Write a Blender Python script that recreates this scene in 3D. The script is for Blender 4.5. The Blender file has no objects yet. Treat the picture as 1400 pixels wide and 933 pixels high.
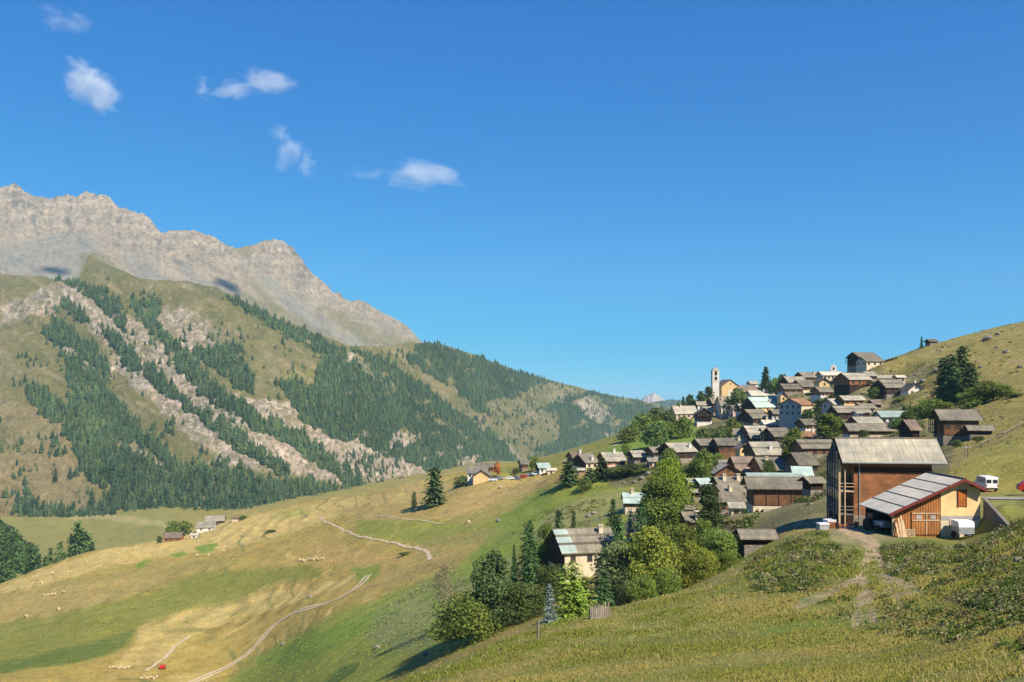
import bpy, math, random
import numpy as np
from mathutils import Vector, Matrix
rng = np.random.default_rng(7); random.seed(7)
C = bpy.context.scene.collection
SC = bpy.context.scene
F, CX, HZ = 1212., 700., 540.          # pixel focal length, principal column, eye-level row (1400x933 photo)
R = math.radians

def pt(px, py, Y): return Vector(((px-CX)/F*Y, Y, (HZ-py)/F*Y))

# ------------------------------------------------------------------ object helpers
def tag(o, label=None, cat=None, group=None, kind=None):
    if label: o['label'] = label
    if cat: o['category'] = cat
    if group: o['group'] = group
    if kind: o['kind'] = kind
    return o
def empty(name, loc, rz=0., label=None, cat=None, group=None):
    o = bpy.data.objects.new(name, None); o.empty_display_size = .5
    C.objects.link(o); o.location = loc; o.rotation_euler.z = rz
    return tag(o, label, cat, group)
def mesh_np(name, verts, faces, mat, col=None, smooth=False):
    me = bpy.data.meshes.new(name)
    verts = np.asarray(verts, np.float32); faces = np.asarray(faces, np.int32)
    k = faces.shape[1]; nf = len(faces)
    me.vertices.add(len(verts)); me.vertices.foreach_set('co', verts.ravel())
    me.loops.add(nf*k); me.loops.foreach_set('vertex_index', faces.ravel())
    me.polygons.add(nf); me.polygons.foreach_set('loop_start', np.arange(0, nf*k, k, dtype=np.int32))
    if smooth: me.polygons.foreach_set('use_smooth', np.ones(nf, bool))
    me.update(calc_edges=True)
    if col is not None:
        a = me.color_attributes.new('Col', 'FLOAT_COLOR', 'POINT')
        c4 = np.ones((len(verts), 4), np.float32); c4[:, :3] = col
        a.data.foreach_set('color', c4.ravel())
    if mat: me.materials.append(mat)
    return me
def link(name, me, parent=None):
    o = bpy.data.objects.new(name, me); C.objects.link(o)
    if parent: o.parent = parent
    return o
class MB:
    """collects shapes that end up as ONE mesh object"""
    def __init__(s): s.v = []; s.f = []; s.m = []
    def poly(s, pts, faces, m=0):
        n = len(s.v); s.v += [tuple(p) for p in pts]; s.f += [tuple(i+n for i in f) for f in faces]; s.m += [m]*len(faces)
    def box(s, x0, x1, y0, y1, z0, z1, m=0):
        s.poly([(x0,y0,z0),(x1,y0,z0),(x1,y1,z0),(x0,y1,z0),(x0,y0,z1),(x1,y0,z1),(x1,y1,z1),(x0,y1,z1)],
               [(0,3,2,1),(4,5,6,7),(0,1,5,4),(1,2,6,5),(2,3,7,6),(3,0,4,7)], m)
    def prism(s, prof, x0, x1, m=0, caps=None):
        """prof: (y,z) outline extruded along x"""
        n = len(prof)
        pts = [(x0,y,z) for y,z in prof]+[(x1,y,z) for y,z in prof]
        fs = [(i,(i+1)%n,(i+1)%n+n,i+n) for i in range(n)]
        for c in (caps or [tuple(range(n))]): fs += [tuple(reversed(c)), tuple(i+n for i in c)]
        s.poly(pts, fs, m)
    def bar(s, a, b, r, n=6, r2=None, m=0):
        a = Vector(a); b = Vector(b); d = (b-a).normalized(); r2 = r if r2 is None else r2
        u = d.cross(Vector((0,0,1)) if abs(d.z) < .9 else Vector((1,0,0))).normalized(); w = d.cross(u)
        P = [a+(u*math.cos(t*2*math.pi/n)+w*math.sin(t*2*math.pi/n))*r for t in range(n)]
        Q = [b+(u*math.cos(t*2*math.pi/n)+w*math.sin(t*2*math.pi/n))*r2 for t in range(n)]
        s.poly(P+Q, [(i,(i+1)%n,(i+1)%n+n,i+n) for i in range(n)]+[tuple(range(n-1,-1,-1)), tuple(range(n,2*n))], m)
    def build(s, name, mats, parent=None):
        me = bpy.data.meshes.new(name); me.from_pydata(s.v, [], s.f)
        for mt in (mats if isinstance(mats, (list,tuple)) else [mats]): me.materials.append(mt)
        if any(s.m): me.polygons.foreach_set('material_index', s.m)
        bm_fix(me)
        return link(name, me, parent)
import bmesh
def bm_fix(me):
    b = bmesh.new(); b.from_mesh(me); bmesh.ops.recalc_face_normals(b, faces=b.faces); b.to_mesh(me); b.free()

# ------------------------------------------------------------------ noise
def _h(ix, iy, s):
    n = (ix*374761393 + iy*668265263 + s*974711) & 0x7fffffff
    n = ((n ^ (n >> 13))*1274126177) & 0x7fffffff
    return ((n ^ (n >> 16)) & 0xffff)/65535.
def vnoise(x, y, s=0):
    x = np.asarray(x, float); y = np.asarray(y, float)
    ix = np.floor(x).astype(np.int64); iy = np.floor(y).astype(np.int64); fx = x-ix; fy = y-iy
    fx = fx*fx*fx*(fx*(fx*6-15)+10); fy = fy*fy*fy*(fy*(fy*6-15)+10)
    a = _h(ix,iy,s); b = _h(ix+1,iy,s); c = _h(ix,iy+1,s); d = _h(ix+1,iy+1,s)
    return (a+(b-a)*fx)*(1-fy)+(c+(d-c)*fx)*fy
def fbm(x, y, o=4, s=0):
    t = 0; a = 1; n = 0
    for k in range(o):
        t = t+a*(vnoise(x*2**k+k*17.3, y*2**k-k*9.1, s+k)*2-1); n += a; a *= .55
    return t/n
def ridged(x, y, o=4, s=0):
    t = 0; a = 1; n = 0
    for k in range(o):
        t = t+a*(1-np.abs(vnoise(x*2**k+k*7.7, y*2**k+k*3.1, s+k)*2-1)); n += a; a *= .5
    return t/n
def inpoly(X, Y, poly):
    X = np.asarray(X); Y = np.asarray(Y); r = np.zeros(X.shape, bool); n = len(poly); j = n-1
    for i in range(n):
        xi, yi = poly[i]; xj, yj = poly[j]
        if yi != yj:
            c = ((yi > Y) != (yj > Y)) & (X < (xj-xi)*(Y-yi)/(yj-yi)+xi)
            r ^= c
        j = i
    return r
def pchip(xs, ys, xq):
    """monotone cubic along axis 0 of ys"""
    xs = np.asarray(xs, float); ys = np.asarray(ys, float)
    sh = ys.shape; ys = ys.reshape(len(xs), -1)
    h = np.diff(xs)[:, None]; d = np.diff(ys, axis=0)/h; m = np.zeros_like(ys)
    w1 = 2*h[1:]+h[:-1]; w2 = h[1:]+2*h[:-1]
    ok = d[:-1]*d[1:] > 0
    with np.errstate(divide='ignore', invalid='ignore'):
        mm = (w1+w2)/(w1/d[:-1]+w2/d[1:])
    m[1:-1] = np.where(ok, mm, 0); m[0] = d[0]; m[-1] = d[-1]
    xq = np.clip(np.asarray(xq, float), xs[0], xs[-1])
    i = np.clip(np.searchsorted(xs, xq, side='right')-1, 0, len(xs)-2)
    t = ((xq-xs[i])/h[i, 0])[:, None]; hh = h[i]
    y = (2*t**3-3*t**2+1)*ys[i]+(t**3-2*t**2+t)*hh*m[i]+(-2*t**3+3*t**2)*ys[i+1]+(t**3-t**2)*hh*m[i+1]
    return y.reshape((len(xq),)+sh[1:])

# ------------------------------------------------------------------ materials
class NT:
    def __init__(s, name):
        s.m = bpy.data.materials.new(name); s.m.use_nodes = True; s.t = s.m.node_tree
        s.b = s.t.nodes['Principled BSDF']; s.b.inputs['Roughness'].default_value = .9
        s.b.inputs['Specular IOR Level'].default_value = .2
    def n(s, typ, **kw):
        nd = s.t.nodes.new(typ)
        for k, v in kw.items():
            if k in ('inp',):
                for kk, vv in v.items():
                    if hasattr(vv, 'links') or isinstance(vv, bpy.types.NodeSocket): s.t.links.new(vv, nd.inputs[kk])
                    else: nd.inputs[kk].default_value = vv
            else: setattr(nd, k, v)
        return nd
    def l(s, a, b): s.t.links.new(a, b)
    def mapping(s, scale, src='Object'):
        tc = s.n('ShaderNodeTexCoord')
        mp = s.n('ShaderNodeMapping', inp={'Vector': tc.outputs[src], 'Scale': scale}); return mp.outputs[0]
    def noise(s, vec, scale, detail=5, rough=.6, dist=0):
        return s.n('ShaderNodeTexNoise', inp={'Vector': vec, 'Scale': scale, 'Detail': detail, 'Roughness': rough, 'Distortion': dist}).outputs['Fac']
    def ramp(s, fac, stops):
        r = s.n('ShaderNodeValToRGB', inp={'Fac': fac}); cr = r.color_ramp
        while len(cr.elements) < len(stops): cr.elements.new(.5)
        for e, (p, c) in zip(cr.elements, stops):
            e.position = p; e.color = (c[0],c[1],c[2],1) if hasattr(c,'__len__') else (c,c,c,1)
        return r.outputs['Color']
    def mul(s, a, b, fac=1., mode='MULTIPLY'):
        x = s.n('ShaderNodeMix', data_type='RGBA', blend_type=mode)
        for sock, v in ((x.inputs[0], fac), (x.inputs[6], a), (x.inputs[7], b)):
            if isinstance(v, bpy.types.NodeSocket): s.l(v, sock)
            else: sock.default_value = v if not isinstance(v, tuple) or len(v) == 4 else (*v, 1)
        return x.outputs[2]
    def math(s, op, a, b=0.):
        x = s.n('ShaderNodeMath', operation=op)
        for k, v in ((0, a), (1, b)):
            if isinstance(v, bpy.types.NodeSocket): s.l(v, x.inputs[k])
            else: x.inputs[k].default_value = v
        return x.outputs[0]
    def bump(s, h, strength=.3, dist=.1):
        b = s.n('ShaderNodeBump', inp={'Height': h, 'Strength': strength, 'Distance': dist}); s.l(b.outputs[0], s.b.inputs['Normal'])
    def base(s, c):
        if isinstance(c, bpy.types.NodeSocket): s.l(c, s.b.inputs['Base Color'])
        else: s.b.inputs['Base Color'].default_value = (*c, 1)
        return s.m
    def objvar(s, c, lo=.8, hi=1.2):
        oi = s.n('ShaderNodeObjectInfo')
        v = s.n('ShaderNodeMapRange', inp={'Value': oi.outputs['Random'], 'To Min': lo, 'To Max': hi}).outputs[0]
        return s.mul(c, v)
def plain(name, c, rough=.85, metal=0., var=.25, scale=3.):
    t = NT(name); v = t.mapping((1,1,1)); f = t.noise(v, scale, 4)
    t.b.inputs['Roughness'].default_value = rough; t.b.inputs['Metallic'].default_value = metal
    return t.base(t.mul(c, t.ramp(f, [(.25, 1-var), (.75, 1+var*.6)])))

def ground_mat():
    t = NT('ground_cover'); a = t.n('ShaderNodeAttribute', attribute_name='Col')
    v = t.mapping((1,1,1))
    n1 = t.noise(v, 2.2, 6, .7); n2 = t.noise(v, .22, 5, .65); n3 = t.noise(v, .035, 4)
    c = t.mul(a.outputs['Color'], t.ramp(n1, [(.25,.62),(.5,1.),(.75,1.4)]))
    c = t.mul(c, t.ramp(n2, [(.3,(.78,.82,.8)),(.5,(1,1,1)),(.72,(1.25,1.2,1.12))]))
    c = t.mul(c, t.ramp(n3, [(.3,(.86,.92,.9)),(.7,(1.12,1.08,1.05))]))
    t.bump(t.math('ADD', n1, t.math('MULTIPLY', n2, 3.)), .6, .25)
    return t.base(c)
def mountain_mat():
    t = NT('mountain_cover'); a = t.n('ShaderNodeAttribute', attribute_name='Col')
    v = t.mapping((1,1,1)); vz = t.mapping((1,1,.35))
    n1 = t.noise(vz, .06, 8, .72); n2 = t.noise(v, .012, 6, .6); n3 = t.noise(v, .35, 3, .6)
    c = t.mul(a.outputs['Color'], t.ramp(n1, [(.30,.42),(.48,1.),(.70,1.38)]), a.outputs['Alpha'])
    n4 = t.noise(vz, .16, 5, .7); c = t.mul(c, t.ramp(n4, [(.32,.55),(.5,1.),(.68,1.3)]), a.outputs['Alpha'])
    c = t.mul(c, t.ramp(n2, [(.3,(.85,.9,.9)),(.7,(1.15,1.1,1.05))]))
    c = t.mul(c, t.ramp(n3, [(.3,.85),(.7,1.15)]))
    t.bump(n1, .85, 11.)
    return t.base(c)

# ------------------------------------------------------------------ sky, sun, camera
SUN = Vector((.47, -.55, .69)).normalized()
EXPO = .74
def setup():
    w = bpy.data.worlds.new('World'); SC.world = w; w.use_nodes = True; nt = w.node_tree
    sky = nt.nodes.new('ShaderNodeTexSky'); sky.sky_type = 'NISHITA'; sky.sun_disc = False
    sky.sun_elevation = math.asin(SUN.z); sky.sun_rotation = math.atan2(SUN.x, SUN.y)
    sky.altitude = 2000; sky.air_density = 1.0; sky.dust_density = 0.; sky.ozone_density = 3.5
    bg = nt.nodes['Background']; bg.inputs['Strength'].default_value = .088
    # deep, dry high-altitude blue: tone curve of the sky colour, channel by channel
    sp = nt.nodes.new('ShaderNodeSeparateColor'); cb = nt.nodes.new('ShaderNodeCombineColor'); nt.links.new(sky.outputs[0], sp.inputs[0])
    for k, (a, s0, g) in enumerate(((.095, 2.1, 2.2), (1.37, 2.32, .88), (4.2, 3.8, .50))):
        m1 = nt.nodes.new('ShaderNodeMath'); m1.operation = 'DIVIDE'; m1.inputs[1].default_value = s0; nt.links.new(sp.outputs[k], m1.inputs[0])
        m2 = nt.nodes.new('ShaderNodeMath'); m2.operation = 'POWER'; m2.inputs[1].default_value = g; nt.links.new(m1.outputs[0], m2.inputs[0])
        m3 = nt.nodes.new('ShaderNodeMath'); m3.operation = 'MULTIPLY'; m3.inputs[1].default_value = a; nt.links.new(m2.outputs[0], m3.inputs[0])
        m4 = nt.nodes.new('ShaderNodeMath'); m4.operation = 'MINIMUM'; m4.inputs[1].default_value = 6.; nt.links.new(m3.outputs[0], m4.inputs[0]); nt.links.new(m4.outputs[0], cb.inputs[k])
    nt.links.new(cb.outputs[0], bg.inputs['Color'])
    sd = bpy.data.lights.new('sun', 'SUN'); sd.energy = 5.0; sd.angle = R(.53); sd.color = (1., .905, .74)
    so = bpy.data.objects.new('sun', sd); C.objects.link(so); so.rotation_euler = (-SUN).to_track_quat('-Z', 'Y').to_euler()
    cd = bpy.data.cameras.new('camera'); co = bpy.data.objects.new('camera', cd); C.objects.link(co)
    cd.sensor_width = 36; cd.lens = 36*F/1400; cd.shift_y = (HZ-466.5)/1400; cd.clip_start = .3; cd.clip_end = 60000
    co.rotation_euler = (R(90), 0, 0); SC.camera = co
    SC.view_settings.view_transform = 'Standard'; SC.view_settings.look = 'None'
    SC.view_settings.exposure = EXPO; SC.view_settings.gamma = 1
    SC.render.engine = 'CYCLES'
    cy = SC.cycles; cy.max_bounces = 5; cy.diffuse_bounces = 2; cy.glossy_bounces = 2; cy.transmission_bounces = 3; cy.volume_bounces = 2
    cy.transparent_max_bounces = 6; cy.use_denoising = True; cy.volume_step_rate = 1.; cy.volume_max_steps = 128
    cy.caustics_reflective = False; cy.caustics_refractive = False
setup()

# ------------------------------------------------------------------ ground height field
YS = [4,10,20,32,45,60,80,100,130,170,210,270,340,450,530,600,750,900,1050,1250,1500,2000]
TB = {
-2600:[-8,-18,-33,-50,-68,-88,-108,-125,-140,-150,-155,-160,-160,-150,-140,-130,-110,-90,-70,-40,0,60],
-1200:[-4,-9,-17,-26,-38,-50,-64,-78,-95,-112,-125,-150,-160,-165,-155,-150,-120,-80,-40,0,50,100],
-300:[-2.9,-6.2,-11,-18,-26,-35,-47,-58,-72,-84,-91,-97,-107,-122,-132,-130,-70,-40,-20,0,50,100],
-60:[-2.6,-5.4,-9.3,-15.5,-22.5,-30,-41,-50,-63,-75,-83,-89,-99,-112,-123,-132,-112,-118,-140,-150,-140,-100],
0:[-2.5,-5.2,-9,-15,-22,-29,-40,-49,-62,-74,-82,-87.5,-97,-108,-113,-130,-124,-150,-168,-160,-150,-150],
60:[-2.5,-5.1,-8.8,-14.6,-21.5,-28.5,-39,-48,-61,-73,-81,-87,-95,-103,-104,-124,-152,-170,-170,-159,-150,-150],
130:[-2.5,-5,-8.6,-14.3,-21,-28,-38,-47,-60,-72.5,-81,-87,-92,-96,-95,-110,-152,-170,-167,-156,-150,-150],
230:[-2.4,-4.9,-8.3,-13.6,-20,-26.5,-36,-45,-58.5,-71.5,-80.5,-87,-89.5,-91,-90,-97,-145,-162,-156,-150,-150,-150],
300:[-2.4,-4.8,-8,-13,-19,-25,-34,-43,-57,-71,-80,-87,-88,-87,-87,-88,-130,-158,-162,-152,-150,-150],
450:[-2.2,-4.5,-7.3,-11.5,-16.5,-21.5,-29,-36,-46,-56,-63,-67,-71,-72,-70.5,-71,-118,-152,-162,-155,-150,-150],
540:[-2.15,-4.3,-7,-10.7,-14.6,-20,-26,-33,-42,-49,-54,-59,-61,-58,-56,-66,-112,-150,-160,-155,-150,-150],
620:[-2.1,-4.2,-6.8,-10.2,-13.6,-18.6,-26.5,-31.5,-37.5,-43,-48,-52,-53,-49,-48,-58,-108,-145,-158,-155,-150,-150],
700:[-2.05,-4.1,-6.7,-9.9,-12.8,-16.4,-23.5,-28.5,-34,-39,-43,-46,-45,-42.5,-42,-52,-102,-140,-155,-155,-150,-150],
780:[-2.,-4.05,-6.6,-9.6,-12.3,-15.2,-20.5,-25.5,-31.5,-36.5,-39,-40,-36.5,-33,-32.5,-40,-88,-122,-150,-155,-150,-150],
850:[-2.,-4,-6.5,-9.4,-12,-14.8,-19.2,-25,-30.5,-34.5,-36,-36.5,-31,-25,-22.5,-26,-62,-95,-132,-150,-150,-150],
950:[-1.95,-3.9,-6.4,-9.1,-11.4,-13.9,-17.4,-21.5,-27.5,-30,-30.5,-30,-27,-19,-10,-5.5,-22,-52,-95,-130,-150,-150],
1000:[-1.9,-3.85,-6.3,-9,-11.2,-13.5,-16,-19.2,-23.5,-26,-27,-27,-24,-15,-7,-2.6,-10,-32,-70,-110,-140,-150],
1050:[-1.9,-3.8,-6.25,-8.9,-11,-13,-14.9,-16.5,-20,-23,-24,-23,-20,-9.5,3,5.5,-2,-15,-45,-80,-120,-150],
1100:[-1.85,-3.7,-6.2,-8.7,-10.7,-12.4,-14,-15.3,-17.8,-20,-20.5,-20,-16.5,-7,7,8,5,-5,-20,-50,-90,-130],
1200:[-1.8,-3.55,-6,-8.2,-10.1,-11.95,-13.75,-14.4,-16,-16.5,-15,-11.5,-5,14,19,20.5,22,22,20,10,-10,-40],
1300:[-1.7,-3.4,-5.6,-7.6,-9.3,-11.3,-13.6,-12.9,-11.6,-11.5,-10,-5.5,4,24,33,36,42,46,48,50,50,40],
1400:[-1.6,-3.2,-5.1,-6.7,-8.0,-9.4,-11.4,-12.0,-9.4,-7,-4.5,2,12.5,33,44,48,57,63,68,75,80,80],
1800:[-1.3,-2.4,-3.4,-4.2,-4.6,-4.9,-5.2,-4.5,1.5,6,12,24,40,66,85,100,125,145,160,180,200,220],
3200:[-.5,-.2,1.5,4,8,13,21,30,42,58,75,100,130,180,210,240,290,330,370,420,470,520],
}
PXS = sorted(TB)
def seg(a, b, st): return np.arange(a, b, st)
PXF = np.concatenate([seg(-2600,-1200,60), seg(-1200,-300,25), seg(-300,-40,8), seg(-40,1440,2.), seg(1440,1800,8), seg(1800,3201,50)])
YF = [4.]
while YF[-1] < 2000:
    y = YF[-1]; YF.append(y*(1.011 if y < 60 else 1.0075 if y < 180 else 1.0055 if y < 640 else 1.012))
YF[-1] = 2000.; YF = np.array(YF); LYF = np.log(YF)
Zt = np.array([TB[p] for p in PXS], float).T                    # [nY, npx]
Zg = pchip(np.log(YS), Zt, LYF)                                 # [nYf, npx]
Zg = pchip(PXS, Zg.T, PXF).T                                    # [nYf, npxf]
PXG, YG = np.meshgrid(PXF, YF); XG = (PXG-CX)/F*YG
# soften the table's creases a little
for _ in range(2):
    Zs = Zg.copy(); Zs[:,1:-1] = (Zg[:,:-2]+2*Zg[:,1:-1]+Zg[:,2:])/4; Zg = Zs
near = np.clip((130-YG)/60, 0, 1); fld = np.clip((YG-130)/80, 0, 1)
Zg = Zg + fbm(XG/9., YG/9., 4, 3)*.35*near*np.clip(YG/25, .3, 1) + fbm(XG/1.7, YG/1.7, 3, 5)*.07*near \
   + fbm(XG/45., YG/45., 4, 11)*1.1*fld + fbm(XG/11., YG/11., 3, 21)*.28*fld
# terraced field banks on the left slope
lf = np.clip((820-PXG)/120, 0, 1)*np.clip((YG-210)/60, 0, 1)*np.clip((620-YG)/60, 0, 1)
tz = Zg/5.5 + fbm(XG/60, YG/60, 2, 9)*.8


FIX = []        # (X, Y, target z, sigma): house footings pull the ground to themselves
def apply_fixes(fixes):
    global Zg
    num = np.zeros_like(Zg); den = np.full_like(Zg, .35)
    for X, Y, z, s in fixes:
        r = z-ground(X, Y); r = max(-9, min(9, r))
        j0, j1 = np.searchsorted(YF, [Y-3*s, Y+3*s]); 
        if j1 <= j0: continue
        w = np.exp(-((XG[j0:j1]-X)**2+(YG[j0:j1]-Y)**2)/(2*s*s))
        num[j0:j1] += w*r; den[j0:j1] += w
    Zg = Zg+num/den
def ground(X, Y):
    if Y < 4.01: Y = 4.01
    px = CX+F*X/Y; j = min(max(int(np.searchsorted(YF, Y))-1, 0), len(YF)-2)
    i = min(max(int(np.searchsorted(PXF, px))-1, 0), len(PXF)-2)
    ty = min(max((Y-YF[j])/(YF[j+1]-YF[j]), 0), 1); tx = min(max((px-PXF[i])/(PXF[i+1]-PXF[i]), 0), 1)
    return float((Zg[j,i]*(1-tx)+Zg[j,i+1]*tx)*(1-ty)+(Zg[j+1,i]*(1-tx)+Zg[j+1,i+1]*tx)*ty)
def groundv(X, Y):
    X = np.asarray(X); Y = np.clip(np.asarray(Y), 4.01, 1999); px = np.clip(CX+F*X/Y, PXF[0], PXF[-1])
    j = np.clip(np.searchsorted(YF, Y)-1, 0, len(YF)-2); i = np.clip(np.searchsorted(PXF, px)-1, 0, len(PXF)-2)
    ty = (Y-YF[j])/(YF[j+1]-YF[j]); tx = (px-PXF[i])/(PXF[i+1]-PXF[i])
    return (Zg[j,i]*(1-tx)+Zg[j,i+1]*tx)*(1-ty)+(Zg[j+1,i]*(1-tx)+Zg[j+1,i+1]*tx)*ty
def hit(px, py, y0=12., y1=1400.):
    """ground point seen at a pixel"""
    i = int(np.argmin(abs(PXF-px))); pyg = HZ-F*Zg[:, i]/YF
    for j in range(len(YF)):
        if YF[j] < y0: continue
        if pyg[j] <= py:
            Y = YF[j]
            if j and pyg[j-1] > py: Y = YF[j-1]+(YF[j]-YF[j-1])*(pyg[j-1]-py)/(pyg[j-1]-pyg[j])
            X = (px-CX)/F*Y; return Vector((X, Y, ground(X, Y)))
        if YF[j] > y1: break
    Y = y1; X = (px-CX)/F*Y; return Vector((X, Y, ground(X, Y)))
# ------------------------------------------------------------------ paint and build the ground
def blend(col, mask, c, k=1.):
    m = np.clip(mask*k, 0, 1)[..., None]; return col*(1-m)+np.array(c)*m
def soft(PX, PY, poly, w=0.):
    """polygon mask with ragged, slightly softened edge"""
    if w <= 0: return inpoly(PX, PY, poly).astype(float)
    t = 0
    for dx, dy in ((0,0),(w,0),(-w,0),(0,w*.6),(0,-w*.6)): t = t+inpoly(PX+dx, PY+dy, poly)
    return t/5.
TAN = (.315,.23,.06); STRAW = (.47,.345,.125); OLIVE = (.20,.17,.035); GREEN = (.185,.215,.034); LUSH = (.13,.21,.025); DARKG = (.06,.11,.02)
RILLS = [[(1196,743),(1186,765),(1180,790),(1178,805),(1174,830),(1170,852)],[(1196,743),(1203,765),(1206,785),(1214,805),(1232,828)],[(1182,785),(1160,800),(1128,813),(1088,829)],[(1208,788),(1235,800),(1262,811)],[(1183,800),(1190,822),(1196,850)],[(1150,722),(1180,734),(1196,743)]]
def rill_dist(PX, PY):
    d = np.full(PX.shape, 1e3)
    for L in RILLS:
        for (x0,y0),(x1,y1) in zip(L, L[1:]):
            t = np.clip(((PX-x0)*(x1-x0)+(PY-y0)*(y1-y0))/((x1-x0)**2+(y1-y0)**2), 0, 1); d = np.minimum(d, np.hypot(PX-x0-t*(x1-x0), PY-y0-t*(y1-y0)))
    return d
def build_ground():
    PYG = HZ-F*Zg/YG
    global COLG
    jx = fbm(XG/14, YG/14, 3, 31)*9+fbm(XG/3, YG/3, 2, 33)*2.5; jy = fbm(XG/14, YG/14, 3, 41)*4
    PX = PXG+jx; PY = PYG+jy
    big = fbm(XG/38, YG/38, 4, 51); mid = fbm(XG/9, YG/9, 4, 61); sml = fbm(XG/2.2, YG/2.2, 3, 71)
    # everything starts as hillside grass
    col = np.broadcast_to(np.array(OLIVE), XG.shape+(3,)).copy()
    col = blend(col, np.clip(.45+big*1.3, 0, 1), (.25,.195,.065), .8)
    far = (YG > 125); left = far & (PX < 860+fbm(XG/30, YG/30, 3, 123)*60)
    # --- hay fields on the left
    col = np.where((left & (YG > 175) & (YG < 680))[..., None], np.array(TAN)*(1+.22*mid[..., None]), col)
    def P_(poly, c, k=1., w=3., cond=None):
        nonlocal col
        m = soft(PX, PY, poly, w)
        if cond is not None: m = m*cond
        col = blend(col, m, c, k)
    # straw upper terraces and mowing stripes
    P_([(300,715),(420,690),(520,676),(600,690),(560,712),(470,705),(380,735),(300,752),(230,760),(150,775),(60,800),(0,815),(0,800),(130,755),(230,738)], STRAW, .8, 4, far)
    P_([(190,835),(300,815),(420,805),(500,780),(470,800),(400,825),(300,850),(260,870),(230,905),(150,915),(190,870)], STRAW, .7, 4, far)
    P_([(560,660),(660,662),(760,655),(700,690),(600,712),(520,715),(470,700)], (.345,.25,.095), .8, 4, far)
    st = np.sin((Zg*1.1+XG*.16+fbm(XG/30, YG/30, 2, 77)*5)*1.35)
    stm = soft(PX, PY, [(185,915),(200,850),(300,818),(420,800),(500,778),(480,810),(380,840),(300,870),(240,915)], 4)+soft(PX, PY, [(270,740),(380,700),(440,692),(420,715),(330,745)], 4)+soft(PX, PY, [(20,840),(220,790),(330,770),(240,812),(60,850)], 4)
    col = col*(1+.16*(st*np.clip(stm, 0, 1)*far)[..., None])
    lv = Zg/3.3+fbm(XG/70, YG/70, 3, 131)*.9; ln = np.clip((np.sin(2*np.pi*lv)-.80)*5, 0, 1)*np.clip(.3+fbm(XG/40, YG/40, 2, 133)*2, 0, 1)*(left & (YG > 190) & (YG < 660))
    col = blend(col, ln, (.15,.15,.04), .8)
    lv = Zg/5.1+fbm(XG/60, YG/60, 3, 141)*1.3; ln = np.clip((np.sin(2*np.pi*lv)-.7)*4, 0, 1)*np.clip(.2+fbm(XG/50, YG/50, 2, 143)*2, 0, 1)*(left & (YG > 190) & (YG < 660))
    col = blend(col, ln, STRAW, .75)
    # greens
    g = far & (YG > 170)
    P_([(0,853),(100,835),(200,812),(260,785),(300,780),(440,773),(440,790),(380,797),(330,822),(240,838),(190,855),(180,880),(120,908),(-60,930),(-60,870)], (.165,.178,.03), .82, 6, g)
    P_([(0,905),(120,880),(190,858),(170,885),(110,905),(0,920)], DARKG, .6, 4, g)
    P_([(0,815),(60,800),(150,785),(250,765),(330,765),(300,775),(250,785),(200,808),(100,832),(0,850)], (.24,.20,.065), .6, 4, g)
    P_([(265,746),(292,742),(296,751),(272,757)], LUSH, .9, 1, g)
    P_([(237,757),(255,756),(256,762),(240,764)], LUSH, .9, 1, g)
    P_([(183,771),(200,766),(198,773),(185,779)], LUSH, .8, 1, g)
    P_([(370,702),(415,692),(420,700),(380,712)], GREEN, .5, 3, g)
    P_([(300,940),(400,872),(480,828),(560,800),(640,768),(690,705),(740,668),(800,652),(960,655),(960,700),(900,725),(760,735),(700,800),(650,890),(560,895),(520,940)], GREEN, .9, 5, far)
    P_([(480,732),(490,712),(560,712),(620,708),(690,682),(740,668),(760,700),(650,742),(600,748),(535,738)], GREEN, .75, 5, g)
    P_([(590,735),(690,720),(700,735),(620,765),(540,800),(480,815),(520,785),(560,770)], (.27,.21,.075), .6, 5, g)
    P_([(330,905),(420,868),(520,830),(560,840),(470,880),(400,910)], LUSH, .55, 5, g)
    P_([(500,872),(520,835),(580,800),(640,785),(700,762),(730,775),(650,812),(605,850),(590,880),(540,892)], (.235,.24,.105), .55, 14, far)
    P_([(700,735),(770,690),(850,668),(880,675),(850,700),(800,722),(740,745)], (.22,.205,.11), .5, 6, far)
    P_([(445,930),(470,912),(492,905),(472,933),(440,945)], DARKG, .85, 2, g)
    P_([(480,775),(520,765),(515,790),(490,800)], LUSH, .7, 3, g)
    P_([(640,770),(690,705),(740,668),(760,690),(720,740),(660,790),(600,820),(560,830)], (.14,.20,.026), .6, 6, far)
    P_([(330,770),(440,762),(500,758),(560,765),(500,776),(440,772)], (.36,.25,.08), .6, 4, g)
    P_([(0,820),(90,800),(180,790),(230,795),(120,826),(0,848)], (.36,.255,.085), .6, 4, g)
    P_([(440,700),(520,690),(620,690),(690,672),(640,700),(540,710)], (.34,.235,.075), .7, 4, g)
    P_([(470,735),(430,722),(460,745),(520,755),(560,760),(575,770),(520,772),(440,765),(400,745)], (.37,.25,.085), .6, 4, g)
    P_([(600,680),(700,665),(740,668),(700,700),(640,720),(600,712)], (.35,.25,.095), .4, 5, g)
    col = blend(col, np.clip(mid*1.6-.3, 0, 1)*left*(YG > 170)*(YG < 680), (.20,.205,.048), .55)
    # meadow behind the village, slope under the church
    P_([(640,650),(760,618),(850,590),(900,570),(930,600),(880,625),(780,640),(700,655)], (.17,.18,.035), .8, 4, far)
    P_([(820,612),(900,590),(945,570),(965,600),(950,612),(880,618),(840,622)], (.13,.20,.025), .9, 3, far)
    # valley floor
    P_([(-40,690),(240,690),(240,735),(130,760),(40,790),(-40,800)], (.205,.185,.055), 1, 2, YG > 640)
    P_([(90,707),(140,703),(240,715),(240,722),(150,712)], (.33,.27,.12), .7, 2, YG > 640)
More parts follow.
